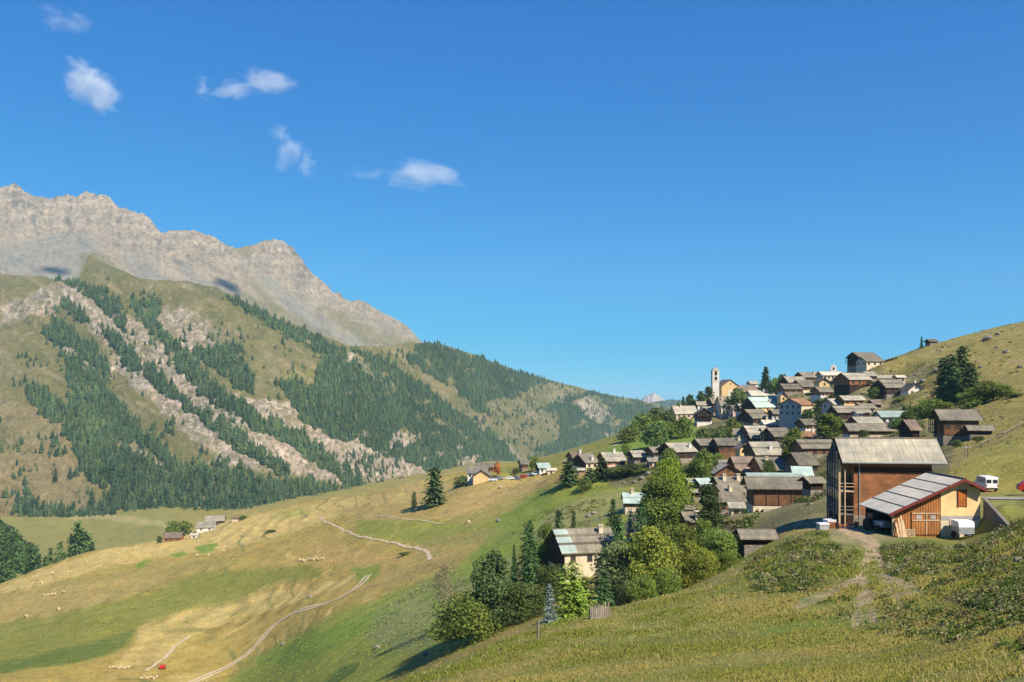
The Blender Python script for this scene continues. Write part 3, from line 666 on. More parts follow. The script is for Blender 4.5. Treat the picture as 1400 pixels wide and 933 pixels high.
    for f, g in chim:
        x = -L/2+L*f; y = -h*(1-g); z = He+rise*(1-abs(y)/h)
        b = MB(); b.box(x-.42, x+.42, y-.38, y+.38, z-.6, z+1.25); b.box(x-.52, x+.52, y-.48, y+.48, z+1.25, z+1.37)
        for dx in (-.36, .26): b.box(x+dx, x+dx+.1, y-.36, y+.36, z+1.37, z+1.6)
        b.box(x-.5, x+.5, y-.46, y+.46, z+1.6, z+1.7); b.build('chimney', M['white' if (f*10) % 2 < 1 else 'cream'], rf)
    if bright:  # paler panel gives the lit front over shade-grey walls
        b = MB(); b.box(x0-.05, x0+(x1-x0)*bright[1], y0-.1, y0-.01, bright[2]*He, bright[3]*He); b.build('lit_front_panel', M[bright[0]], r)
    return r
def side_house(label, px0, px1, ridge, eave, base, Y, yaw=5, name='village_house', hmin=2.2, hmax=7., slope=.46, dig=6., **k):
    """ridge runs across the view: front eave from px0 to px1, ridge row and wall foot row as seen, eave at distance Y"""
    a = R(yaw); E = pt(px0, eave, Y)
    # length so that the right eave corner is seen at px1
    t1 = (px1-CX)/F; L = (t1*Y-E.x)/(math.cos(a)-t1*math.sin(a)); L = max(L, 3.)
    Ym = Y+L/2*math.sin(a); s = (HZ-ridge)/F
    h = (s*Ym-E.z)/(slope-s*math.cos(a)); h = min(max(h, hmin), hmax)
    rise = max(s*(Ym+h*math.cos(a))-E.z, .22*h)
    zb = (HZ-base)/F*Y; He = max(E.z-zb, 1.6)
    n = Vector((-math.sin(a), math.cos(a), 0)); d = Vector((math.cos(a), math.sin(a), 0))
    c = Vector((E.x, E.y, E.z-He))+d*(L/2)+n*h
    FIX.append((c.x-n.x*h, c.y-n.y*h, c.z-.15, 7.)); FIX.append((c.x, c.y, c.z+.2, 7.))
    HS.append((name, label, c, a, L, h, He, rise, dict(k, dig=dig, far=k.get('far', Y > 300))))
def gable_house(label, pxl, pxr, apex, eave, base, Y, depth=9., yaw=0, name='village_house', dig=6., **k):
    """gable end faces the viewer"""
    h = (pxr-pxl)/F*Y/2; cx = ((pxl+pxr)/2-CX)/F*Y; ze = (HZ-eave)/F*Y; za = (HZ-apex)/F*Y; zb = (HZ-base)/F*Y
    c = Vector((cx, Y, zb)); a = R(90+yaw); c = c+Vector((math.cos(a), math.sin(a), 0))*(depth/2)
    FIX.append((cx, Y, zb-.15, 7.)); FIX.append((c.x, c.y, zb+.2, 7.))
    HS.append((name, label, c, a, depth, h, max(ze-zb, 1.6), max(za-ze, .25*h), dict(k, dig=dig, far=k.get('far', Y > 300))))
HS = []
S, G = side_house, gable_house
# ---- church quarter and skyline
S('long house with pale ribbed roof left of the church, red-brown wall', 923,955,555,566,574,520, roof='lightgrey', chim=((.35,.8),), style='plaster', up='pink', nwin=4)
G('dark timber chalet with balcony and low white base below the church', 952,975,558,566,582,480, 8, up='darkwood', low='white', roof='slate', balc=True)
S('small pale-roofed house on the ridge just left of the belfry foot', 953,971,549,554,562,545, roof='lightgrey', up='white', style='plaster', nwin=2)
S('small house with white gable tucked under the church forecourt', 962,976,556,561,568,510, roof='lightgrey', up='white', style='plaster', nwin=2)
S('narrow dark house with brown roof directly below the church tower', 974,986,544,552,573,520, yaw=4, up='darkwood', roof='brown', chim=((.5,.7),))
S('tall cream house standing in front of the church facade', 985,1000,542,555,571,500, yaw=2, style='plaster', up='cream', roof='slate', nwin=2, chim=((.3,.6),))
S('small pink house beside the round tree below the church', 1001,1010,554,559,572,490, style='plaster', up='pink', roof='brown', nwin=1)
S('wide brown-roofed house on the skyline right of the church', 1010,1038,527,536,543,560, roof='brown', up='darkwood', nwin=3)
S('tiny white chalet on the skyline left of the big spruce', 1026,1038,521,525,531,600, roof='pale', up='white', style='plaster', nwin=1)
S('long pale-roofed house below the big skyline spruce', 1027,1062,534,541,548,515, roof='pale', up='cream', style='plaster', nwin=4, chim=((.6,.7),))
S('upper house with pale metal roof among the skyline roofs', 1050,1075,541,546,552,490, roof='pale', up='cream', style='plaster', nwin=3)
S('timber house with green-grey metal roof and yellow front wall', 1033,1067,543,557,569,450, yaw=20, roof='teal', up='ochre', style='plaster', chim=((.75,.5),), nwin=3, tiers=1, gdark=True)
S('dark wide-gabled chalet with brown roof left of the three chimneys', 1029,1055,560,572,583,430, yaw=20, up='darkwood', roof='slate', tiers=1, nwin=2)
G('tiny ochre house with arched gable above the four-storey grey house', 1066,1078,536,543,552,430, 7, style='plaster', up='ochre', roof='pale', gwin=1)
S('big plastered house with rust-red roof and shaded windowed gable', 1096,1116,545,554,571,380, yaw=40, style='plaster', up='greyw', roof='red', nwin=3, gwin=4, bright=('cream',1.,-.6,.97), hmax=8)  # grey wall colour holds the gable's shade; cream panel is the lit front
S('long white house with pale roof and row of chimneys', 1044,1072,574,580,587,400, style='plaster', up='white', roof='pale', nwin=5, chim=((.3,.9),(.6,.9),(.8,.9)))
S('white house with cream roof adjoining the row of chimneys', 1068,1088,573,580,587,398, style='plaster', up='white', roof='pale', nwin=3, chim=((.85,.8),))
G('small white gabled house right of the row of chimneys', 1085,1101,576,583,591,385, 8, style='plaster', up='white', roof='grey', gwin=1)
S('dark skyline house with grey roof right of the big spruce', 1078,1105,515,523,530,480, roof='lightgrey', up='darkwood', nwin=3)
S('skyline house with brown roof behind the grey one', 1099,1126,509,516,524,500, yaw=10, roof='slate', up='wood', nwin=3, chim=((.7,.6),))
S('long low pale-roofed building under the chapel on the skyline', 1124,1156,508,513,519,480, roof='pale', up='cream', style='plaster', nwin=5)
S('house with two-step grey roof below the big skyline spruce', 1072,1098,525,532,539,450, roof='slate', up='wood', tiers=1, nwin=3)
S('cream-based timber house in the upper village left of the yellow gable', 1097,1121,520,529,537,455, yaw=12, roof='slate', up='wood', low='cream', nwin=3)
G('yellow gabled house in the upper village', 1119,1137,517,523,535,440, 9, style='plaster', up='ochre', roof='slate', gwin=1)
S('large barn house with pale roof and orange-red front in the upper village', 1161,1194,510,519,531,392, yaw=12, roof='lightgrey', up='redwood', low='darkwood', nwin=3, hmax=8, tiers=1)
S('grey-roofed house behind the barn with the orange-red front', 1186,1202,508,514,521,415, yaw=6, roof='grey', up='darkwood', nwin=2)
S('long low house with pale roof edge under the upper hillside', 1197,1238,513,517,526,418, yaw=2, roof='pale', up='pink', style='plaster', nwin=5)
S('small square pink house at the foot of the dry hillside', 1226,1240,513,516,527,408, style='plaster', up='pink', roof='pale', nwin=2)
S('dark balconied chalet with grey roof left of the white gabled house', 1211,1241,519,530,546,380, yaw=4, up='darkwood', roof='slate', low='stone', balc=True, tiers=1, nwin=3)
G('white gabled house with chimney and brown balcony at the hillside foot', 1241,1266,524,534,553,370, 9, style='plaster', up='white', roof='slate', gwin=2, chim=((.3,.9),))
S('orange-fronted house with grey roof among trees in the upper middle', 1153,1185,541,547,556,350, roof='grey', up='redwood', low='ochre', nwin=3)
S('white sloping-roofed house beside the orange-fronted one', 1140,1161,545,553,560,352, yaw=14, roof='pale', up='pink', style='plaster', nwin=1)
S('long house with pale grey roof and dark balcony front below the orange one', 1145,1193,555,564,580,320, yaw=3, roof='lightgrey', up='darkwood', tiers=1, nwin=4)
S('white box-like house next to the long pale grey roof', 1171,1182,562,565,582,312, yaw=4, style='plaster', up='white', roof='pale', nwin=1, gwin=0)
S('long building with bright green-white metal roof', 1204,1247,562,570,581,290, yaw=-2, roof='teal', up='white', style='plaster', nwin=5, hmax=8)
S('house with dark grey upper roof behind the big barn', 1173,1210,570,579,590,268, roof='grey', up='wood', nwin=3)
S('wide timber house with long slate roof behind the big barn', 1160,1227,579,589,601,255, yaw=-4, roof='slate', up='wood', low='cream', nwin=6, frac=.5, hmax=5)
S('small shed with brown roof beside the dark barn', 1245,1261,574,588,606,215, yaw=-4, name='timber_shed', cat='shed', roof='brown', up='darkwood', nwin=0, gwin=0)
S('large dark larch barn with balconies on the right above the big barn', 1285,1345,560,574,603,200, yaw=-12, up='wood', low='stone', roof='slate', nwin=4, gwin=2, frac=.25, balc=True, hmax=8, name='timber_barn', cat='barn', og=.9)
S('low lean shed with grey roof attached right of the dark larch barn', 1323,1362,582,588,599,196, yaw=-14, name='timber_shed', cat='shed', roof='slate', up='darkwood', nwin=0, gwin=0)
S('dark hut on the skyline of the dry hillside', 1271,1284,464,467,471,484, name='mountain_hut', cat='hut', up='darkwood', roof='brown', nwin=0, gwin=0)
S('tall top house with grey roof and dark gable standing highest on the hill', 1174,1203,482,488,503,456, yaw=14, up='darkwood', low='stone', frac=.2, roof='slate', balc=True, nwin=3)
S('cream house with grey roof leaning on the highest house of the hill', 1184,1210,488,494,502,444, yaw=10, style='plaster', up='cream', roof='slate', nwin=3)
# ---- middle village
S('house with brown roof and tan gable sloping to the left', 1001,1021,586,594,606,370, yaw=-16, roof='slate', up='cream', low='white', nwin=2)
S('grey-roofed house behind the narrow yellow house', 1023,1054,582,592,602,362, roof='lightgrey', up='wood', tiers=1, nwin=3)
S('narrow yellow house like a tower with one dark window', 1042,1051,585,590,608,345, yaw=0, style='plaster', up='ochre', roof='lightgrey', nwin=1, gwin=0)
S('small two-roofed house left of the narrow yellow house', 1026,1043,593,599,609,350, roof='grey', up='darkwood', nwin=2, tiers=1)
S('dark-gabled house with brown roof behind the dark tree', 1058,1086,585,597,612,335, yaw=8, roof='slate', up='darkwood', nwin=2, tiers=1)
S('house with low rust-red roof right of the dark tree', 1095,1120,590,598,606,300, roof='red', up='cream', style='plaster', nwin=3, chim=((.9,.9),))
S('house with wide grey roof and red front behind the barn balconies', 1096,1146,601,613,626,250, yaw=3, roof='slate', up='redwood', nwin=4, tiers=1)
S('large grey double roof with chimney in the middle of the village', 1033,1074,604,622,634,290, yaw=4, roof='grey', up='wood', tiers=1, chim=((.6,.4),), nwin=3)
G('small yellow gabled house under the row of brown roofs', 1010,1026,608,614,624,315, 8, style='plaster', up='ochre', roof='slate', gwin=1)
S('wood house with two-step roof right in the lower row', 981,1015,599,609,626,330, yaw=4, roof='slate', up='wood', low='wood', tiers=1, nwin=3, chim=((.97,.6),))
S('dark-gabled house with slate roof in the middle of the lower row', 957,983,600,609,627,335, yaw=13, roof='slate', up='darkwood', nwin=3)
S('big dark-gabled chalet with grey roof and outside stairs in the lower row', 921,955,605,618,634,310, yaw=20, roof='grey', up='darkwood', low='stone', nwin=3, balc=True, chim=((.8,.4),))
S('small dark-gabled house with white chimney in the lower row', 893,911,611,619,629,345, yaw=18, roof='slate', up='wood', low='white', nwin=2, chim=((.6,.4),))
S('house with two-step pale roof at the left middle of the lower row', 866,890,616,625,634,350, yaw=12, roof='lightgrey', up='darkwood', tiers=1, nwin=3)
S('low roof tucked right of the hedge in the lower row', 886,902,626,631,638,335, roof='grey', up='pink', style='plaster', nwin=2)
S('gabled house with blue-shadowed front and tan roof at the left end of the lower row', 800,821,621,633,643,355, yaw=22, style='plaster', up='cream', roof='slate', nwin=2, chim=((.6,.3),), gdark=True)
S('red-brown house behind the left end of the lower row', 783,801,618,627,637,375, yaw=14, roof='brown', up='redwood', nwin=2, chim=((.8,.8),))
S('house with two stepped grey roofs and orange wall in the lower row', 827,858,618,631,639,360, yaw=10, roof='grey', up='redwood', low='pink', tiers=1, nwin=3, chim=((.6,.9),))
S('low white-roofed shed at the left end of the lower row', 789,801,640,643,650,345, name='timber_shed', cat='shed', roof='pale', up='redwood', nwin=0, gwin=0)
S('low house with green metal roof alone on the grass slope', 852,893,674,688,698,258, yaw=-3, roof='teal', up='wood', low='cream', nwin=3, chim=((.35,.9),), tiers=1)
S('timber house with wide gable and reddish barge boards above the trees', 985,1010,629,637,650,285, yaw=4, roof='slate', up='wood', nwin=3)
G('front-gabled dark timber house with red barge board among the lower roofs', 976,1018,635,648,664,262, 9, up='wood', roof='lightgrey', gwin=2)
S('house with two-step brown roof and green ridge strip', 1008,1039,624,646,658,268, yaw=3, roof='brown', up='wood', tiers=1, nwin=3)
S('wide tan-roofed house behind the large bushy tree', 1041,1085,625,643,657,255, yaw=2, roof='slate', up='redwood', nwin=4, chim=((.3,.6),))
S('house with grey roof and dark-red left gable above the green roof', 1092,1122,619,636,650,240, yaw=2, roof='slate', up='redwood', nwin=3)
S('house with bright green metal roof left of the big barn', 1084,1114,638,651,664,215, yaw=-10, roof='teal', up='white', style='plaster', nwin=3)
S('long roof of pale green metal peeping over the old barn', 1022,1098,647,653,668,207, yaw=-2, roof='teal', up='darkwood', nwin=0, gwin=0)
S('house with grey roof and two white chimneys behind the old barn', 982,1022,652,664,678,228, yaw=4, roof='slate', up='redwood', chim=((.3,.6),(.78,.6)), nwin=3)
S('house with dark slate roof below the two white chimneys', 986,1023,663,674,690,215, yaw=12, roof='slate', up='darkwood', chim=((.35,.1),), nwin=3)
S('red-brown house with long grey roof left of the old barn', 980,1022,673,686,706,205, yaw=2, roof='slate', up='redwood', nwin=3, tiers=0)
S('small white annex with grey roof below the old barn', 996,1021,686,694,711,182, yaw=-4, style='plaster', up='cream', roof='grey', nwin=1, gwin=0, name='white_annex', cat='annex')
S('small green-roofed hut beside the terracotta one', 958,978,654,664,676,235, yaw=16, roof='teal', up='darkwood', nwin=1, gwin=1)
S('small terracotta-walled hut with pale roof by the tall bright tree', 941,958,654,659,669,238, yaw=4, roof='pale', up='redwood', nwin=2, gwin=1)
S('low hut with thin pale roof below the terracotta hut', 946,962,669,673,686,222, yaw=8, name='timber_shed', cat='shed', roof='pale', up='darkwood', nwin=0, gwin=0)
S('low stone hut under the bright tree', 936,953,691,696,704,205, yaw=4, name='stone_hut', cat='hut', style='plaster', up='stone', roof='slate', nwin=0, gwin=0)
S('small house half hidden by trees with grey roof and cream chimney', 938,966,700,714,728,168, yaw=8, roof='slate', up='redwood', low='cream', chim=((.6,.2),), nwin=2)
S('long low byre roof sunk behind the meadow edge', 1012,1066,724,736,746,113, yaw=-3, name='low_byre', cat='byre', roof='slate', up='darkwood', nwin=0, gwin=0, hmax=3)
S('low stone shelter with flat grey roof in front of the old barn', 1046,1098,697,703,709,182, yaw=-4, name='stone_shelter', cat='shelter', style='plaster', up='stone', roof='grey', nwin=0, gwin=0, hmax=2.4, slope=.3)
S('old brown log barn with overhanging plank roof', 1022,1110,652,668,697,190, yaw=-5, name='log_barn', cat='barn', roof='slate', up='wood', low='cream', nwin=0, gwin=1, frac=.15, og=1.4, oe=.9)
S('brown-roofed house wedged between the green-grey metal roof and the four-storey grey house', 1057,1071,560,566,575,425, roof='slate', up='darkwood', nwin=2)
S('low house with grey roof right of the small pink house', 1012,1026,552,558,567,470, roof='grey', up='darkwood', low='white', nwin=2)
S('small slate-roofed house on the bank under the rust-red-roofed block', 1100,1122,573,581,590,345, yaw=8, roof='slate', up='wood', low='white', nwin=3)
S('wooden house with slate roof just under the yellow gabled house', 1121,1142,529,536,544,418, yaw=8, roof='slate', up='redwood', low='white', nwin=3)
S('dark little shed right of the orange-fronted house', 1195,1208,547,553,561,345, name='timber_shed', cat='shed', roof='brown', up='darkwood', nwin=0, gwin=0)
S('open dark woodshed with low roof just left of the big barn', 1106,1132,652,660,678,168, yaw=10, name='timber_shed', cat='shed', roof='slate', up='darkwood', nwin=0, gwin=0)
S('low cream-walled house behind the tall light green tree', 1112,1134,606,612,622,262, roof='brown', up='redwood', low='cream', nwin=3)
S('white house with slate roof on the bank left of the long bright metal roof', 1178,1200,552,558,567,330, yaw=8, roof='slate', up='white', style='plaster', nwin=3)
# ---- outlying houses
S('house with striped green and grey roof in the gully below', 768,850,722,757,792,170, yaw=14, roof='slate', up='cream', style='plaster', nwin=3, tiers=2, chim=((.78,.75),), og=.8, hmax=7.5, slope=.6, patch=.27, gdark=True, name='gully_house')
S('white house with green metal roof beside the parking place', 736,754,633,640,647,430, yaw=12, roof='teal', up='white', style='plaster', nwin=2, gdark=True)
S('low cream annex right of the white green-roofed house', 747,762,640,643,648,424, style='plaster', up='cream', roof='pale', nwin=1, gwin=1)
S('small brown chalet above the car park', 712,724,628,635,645,460, yaw=10, roof='slate', up='redwood', nwin=2)
S('rear wing with long grey roof of the yellow farmhouse', 649,680,633,639,648,450, yaw=-2, roof='slate', up='wood', nwin=3)
S('white-ended farmhouse wing with grey-brown roof by the lone conifer', 637,667,637,647,661,438, yaw=-3, roof='slate', up='white', style='plaster', nwin=3)
G('yellow front-gabled wing of the farmhouse by the lone conifer', 645,672,643,652,660,430, 11, style='plaster', up='ochre', roof='slate', gwin=0)
S('red wooden chalet with dark roof at the edge of the hay fields', 222,248,728,736,742,560, yaw=6, up='boards', low='stone', roof='brown', frac=.06, nwin=3, slope=.6)
S('large farm with pale pinkish roof behind the hay fields', 267,294,713,722,729,600, yaw=10, up='white', style='plaster', roof='lightgrey', nwin=2, slope=.6)
S('rear barn of the valley farm with pale roof', 279,307,705,713,719,625, yaw=12, up='darkwood', roof='lightgrey', nwin=0, slope=.6)
S('little white outbuilding between the red chalet and the valley farm', 259,271,729,732,736,565, yaw=4, style='plaster', up='white', roof='pale', nwin=1, gwin=0)
S('pinkish ruin on the field edge right of the valley farm', 315,327,707,709,714,598, yaw=4, style='plaster', up='pink', roof='brown', nwin=0, gwin=0)
# ------------------------------------------------------------------ foliage
def leaf_mat(name, c, trans=.35, var=(.75,1.3), hue=.03):
    t = NT(name); a = t.n('ShaderNodeAttribute', attribute_name='Col'); oi = t.n('ShaderNodeObjectInfo')
    v = t.n('ShaderNodeMapRange', inp={'Value': oi.outputs['Random'], 'To Min': var[0], 'To Max': var[1]}).outputs[0]
    x = t.mul(t.mul(c, a.outputs['Color']), v)
    hs = t.n('ShaderNodeHueSaturation', inp={'Color': x, 'Hue': t.math('ADD', .5-hue/2, t.math('MULTIPLY', oi.outputs['Random'], hue))})
    d = t.n('ShaderNodeBsdfDiffuse', inp={'Color': hs.outputs[0]}); tr = t.n('ShaderNodeBsdfTranslucent', inp={'Color': hs.outputs[0]})
    mx = t.n('ShaderNodeMixShader', inp={0: trans}); t.l(d.outputs[0], mx.inputs[1]); t.l(tr.outputs[0], mx.inputs[2])
    t.l(mx.outputs[0], t.t.nodes['Material Output'].inputs['Surface']); return t.m
LF = dict(spruce=leaf_mat('spruce_needles', (0.065,0.111,0.039), .2), larch=leaf_mat('larch_needles', (0.234,0.312,0.055), .4), blue=leaf_mat('blue_spruce_needles', (0.260,0.338,0.305), .2), pine=leaf_mat('pine_needles', (0.085,0.130,0.047), .2),
 decid=leaf_mat('broad_leaves', (0.162,0.210,0.048)), bright=leaf_mat('bright_leaves', (0.210,0.306,0.041)), olive=leaf_mat('yellow_green_leaves', (0.258,0.296,0.055)), willow=leaf_mat('grey_green_leaves', (0.211,0.258,0.106)),
 dkbush=leaf_mat('dark_bush_leaves', (0.118,0.164,0.050)), brown=leaf_mat('dry_twigs', (0.273,0.234,0.150), .15), rust=leaf_mat('rusty_leaves', (0.468,0.169,0.065)), vconif=leaf_mat('valley_conifer_needles', (.095,.15,.045), .25, (.65,1.3)), mconif=leaf_mat('mountain_conifer_needles', (0.062,0.104,0.047), .12, (.7,1.35)))
BARK = plain('bark', (.13,.095,.07), .95, 0, .4, 6.)
def quads(cen, nrm, up, w, h):
    """leaf quads: centre, normal, direction, half width, half length"""
    n = len(cen); s = np.cross(nrm, up); s /= np.linalg.norm(s, axis=1, keepdims=True)+1e-9
    u = np.cross(s, nrm); s = s*w[:, None]; u = u*h[:, None]
    V = np.stack([cen-s-u*.6, cen+s-u*.6, cen+s*.55+u, cen-s*.55+u], 1).reshape(-1, 3)
    return V, np.arange(n*4).reshape(n, 4)
def rand_unit(n, r): v = r.normal(size=(n,3)); return v/np.linalg.norm(v, axis=1, keepdims=True)
def lobed_crown(seed, n, lobes, leaf, z0=.25, flat=1., spread=.32, mat='decid', rl=(.15,.26), shape='round'):
    """unit-height crown: leaves on many unequal lobes, gaps between them"""
    r = np.random.default_rng(seed); C_, c_ = [], []
    for k in range(lobes):
        t = r.uniform(0, 1); z = z0+(1-z0)*(.08+.84*t)
        if shape == 'round': prof = math.sqrt(max(.05, 1-(2*t-.9)**2*.95))
        elif shape == 'tall': prof = math.sqrt(max(.05, 1-(2*t-.8)**2))*.8
        elif shape == 'cone': prof = (1-t)*1.0+.12
        else: prof = math.sqrt(max(.08, 1-t*t))
        a = r.uniform(0, 6.283); rr = spread*prof*math.sqrt(r.uniform(.1, 1))
        R_ = r.uniform(*rl)*(.7+.3*prof); m = max(12, int(n/lobes*r.uniform(.6,1.4)))
        d = rand_unit(m, r); rad = R_*(.35+.75*r.random(m)**.45); p = d*rad[:, None]*np.array([1,1,.85*flat])
        p += np.array([rr*math.cos(a), rr*math.sin(a), min(z, 1-R_*.75)])
        C_.append(p); b = r.uniform(.78, 1.25); c_.append(np.full(m, b)*r.uniform(.75, 1.25, m))
    P_ = np.concatenate(C_); c = np.concatenate(c_); P_[:,2] = np.maximum(P_[:,2], z0*.5)
    ctr = np.array([0,0,(1+z0)/2]); out = P_-ctr; out /= np.linalg.norm(out, axis=1, keepdims=True)+1e-9
    nrm = out*.7+rand_unit(len(P_), r)*.8; nrm /= np.linalg.norm(nrm, axis=1, keepdims=True)
    sz = leaf*r.uniform(.6, 1.4, len(P_)); V, Fq = quads(P_, nrm, rand_unit(len(P_), r)+np.array([0,0,.6]), sz*.6, sz)
    col = np.repeat(c, 4)[:, None]*np.array([[1,1,1]])+np.repeat(r.uniform(-.08,.12,len(P_)), 4)[:, None]*np.array([[1,.4,0]])
    return mesh_np('crown', V, Fq, LF[mat], np.clip(col, .2, 2))
def trunk_mesh(seed, h=.45, r0=.022, limbs=5, spread=.22, top=.75):
    r = random.Random(seed); b = MB(); b.bar((0,0,-.06), (.01,.0,h), r0, 7, r0*.7); b.bar((.01,0,h), (.0,.02,top), r0*.7, 6, r0*.2)
    for k in range(limbs):
        a = k*6.283/limbs+r.uniform(-.4,.4); z = h*r.uniform(.55,1.15); l = spread*r.uniform(.6,1.1)
        m = (math.cos(a)*l*.5, math.sin(a)*l*.5, z+l*.5); e = (math.cos(a)*l, math.sin(a)*l, z+l*1.15)
        b.bar((0,0,z), m, r0*.45, 5, r0*.3); b.bar(m, e, r0*.3, 5, r0*.1)
    me = bpy.data.meshes.new('trunk'); me.from_pydata(b.v, [], b.f); me.materials.append(BARK); return me
def conifer_crown(seed, whorls, per, nb, Rw, mat, droop=.35, z0=.06, leaf=.016, loose=0., dens=2):
    r = np.random.default_rng(seed); P_, N_, U_, S_, c_ = [], [], [], [], []
    for k in range(whorls):
        t = (k+r.uniform(-.3,.3))/whorls; t = min(max(t, 0), .985); z = z0+(1-z0)*t
        Rk = Rw*((1-t)**.85)*(1+.18*math.sin(k*2.3+seed))+.008
        m = max(4, int(per*(.5+.5*(1-t))))
        for i in range(m):
            a = i*6.283/m+r.uniform(-.5,.5); L = Rk*r.uniform(.6, 1.12); b = r.uniform(.75,1.25)
            nn = max(2, int(nb*L/Rw)+1)
            for q in range(nn):
                f = (q+.6)/nn
                for e in range(dens):
                    d = L*f; off = r.normal(0, .018+loose, 3)
                    P_.append((math.cos(a)*d+off[0], math.sin(a)*d+off[1], z-droop*L*f**1.4+.1*L*f+off[2]*.7))
                    N_.append((math.cos(a)*.45+r.normal(0,.35), math.sin(a)*.45+r.normal(0,.35), .75)); U_.append((math.cos(a)+r.normal(0,.5), math.sin(a)+r.normal(0,.5), -.35))
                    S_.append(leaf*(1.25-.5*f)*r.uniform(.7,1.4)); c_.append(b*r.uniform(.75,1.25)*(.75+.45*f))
    P_ = np.array(P_); N_ = np.array(N_); N_ /= np.linalg.norm(N_, axis=1, keepdims=True); U_ = np.array(U_); S_ = np.array(S_); c = np.array(c_)
    V, Fq = quads(P_, N_, U_, S_*.7, S_*1.7); V[:,2] = np.minimum(np.maximum(V[:,2], .01), 1.0)
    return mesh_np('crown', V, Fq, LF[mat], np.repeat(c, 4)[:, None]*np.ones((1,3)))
PROTO = {}
def proto(key):
    if key in PROTO: return PROTO[key]
    kind, det, sd = key; n = (9000, 3200, 1100)[det]; lf = (.017, .028, .046)[det]
    sd0 = sd*13+det*5
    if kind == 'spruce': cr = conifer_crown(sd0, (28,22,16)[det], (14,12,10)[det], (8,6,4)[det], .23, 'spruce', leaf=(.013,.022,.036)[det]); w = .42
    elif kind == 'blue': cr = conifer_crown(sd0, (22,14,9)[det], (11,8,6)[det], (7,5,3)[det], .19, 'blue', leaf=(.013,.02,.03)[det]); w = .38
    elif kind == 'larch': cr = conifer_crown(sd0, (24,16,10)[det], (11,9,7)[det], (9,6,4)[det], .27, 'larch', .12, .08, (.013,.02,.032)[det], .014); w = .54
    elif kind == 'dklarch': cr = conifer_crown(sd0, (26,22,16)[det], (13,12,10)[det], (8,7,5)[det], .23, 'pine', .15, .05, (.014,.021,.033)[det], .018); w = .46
    elif kind == 'pine': cr = lobed_crown(sd0, n, 26, lf*.9, .08, 1.1, .26, 'pine', (.11,.19), 'tall'); w = .74
    elif kind == 'tall': cr = lobed_crown(sd0, n, 30, lf*.9, .08, 1.1, .19, 'decid', (.09,.16), 'tall'); w = .52
    elif kind == 'cypress': cr = lobed_crown(sd0, n, 30, lf*.8, .02, 1.2, .14, 'pine', (.08,.14), 'tall'); w = .40
    elif kind in ('bush','dkbush','scrub'): cr = lobed_crown(sd0, n, 26, lf*1.25, .06, .9, .46, {'bush':'decid','dkbush':'dkbush','scrub':'willow'}[kind], (.2,.32), 'dome'); w = 1.3
    elif kind == 'twiggy': cr = lobed_crown(sd0, int(n*.35), 22, lf*.7, .12, .9, .42, 'brown', (.12,.24), 'round'); w = 1.1
    elif kind == 'rust': cr = lobed_crown(sd0, n, 16, lf, .15, 1., .22, 'rust', (.12,.2), 'tall'); w = .6
    else: cr = lobed_crown(sd0, n, 28, lf, .14, 1., .34, kind, (.13,.24), 'round'); w = .94
    tr = trunk_mesh(sd0, .3 if kind in ('spruce','blue','larch','dklarch') else .4, .02, 0 if kind in ('spruce','blue','larch','dklarch') else 6, .2, .9 if kind in ('spruce','larch','blue','dklarch') else .7)
    co = np.empty(len(cr.vertices)*3, np.float32); cr.vertices.foreach_get('co', co); co = co.reshape(-1,3)
    wreal = (np.percentile(co[:,0], 98)-np.percentile(co[:,0], 2)+np.percentile(co[:,1], 98)-np.percentile(co[:,1], 2))/2; hreal = np.percentile(co[:,2], 99.7)
    PROTO[key] = (cr, tr, wreal, hreal); return PROTO[key]
NAMES = dict(spruce='spruce_tree', blue='blue_spruce', larch='larch_tree', dklarch='larch_tree', pine='pine_tree', tall='poplar_tree', cypress='columnar_tree', bush='leafy_bush', dkbush='leafy_bush', scrub='leafy_bush', twiggy='bare_bush', rust='rusty_tree')
_tn = [0]
def tree(kind, px, Y, top, w, label, group='trees around the village', sink=.1, z=None, det=None):
    X = (px-CX)/F*Y; g = ground(X, Y) if z is None else z; h = max((HZ-top)/F*Y-g, 1.)
    _tn[0] += 1
    if det is None: det = 0 if Y < 200 else 1 if Y < 330 else 2
    cr, tr, wr, hr = proto((kind, det, _tn[0] % 3))
    nm = NAMES.get(kind, 'broadleaf_tree'); bush = 'bush' in nm
    r = empty(nm, (X, Y, g-sink*.3), random.uniform(0, 6.28), label, 'bush' if bush else 'tree', group)
    sw = w/F*Y/wr; sh = (h+.1)/hr
    for n_, me in (('crown', cr), ('trunk', tr)):
        o = link(n_, me, r); o.scale = (sw, sw, sh) if n_ == 'crown' else (min(sw, sh*1.2), min(sw, sh*1.2), sh)
    return r
T = tree
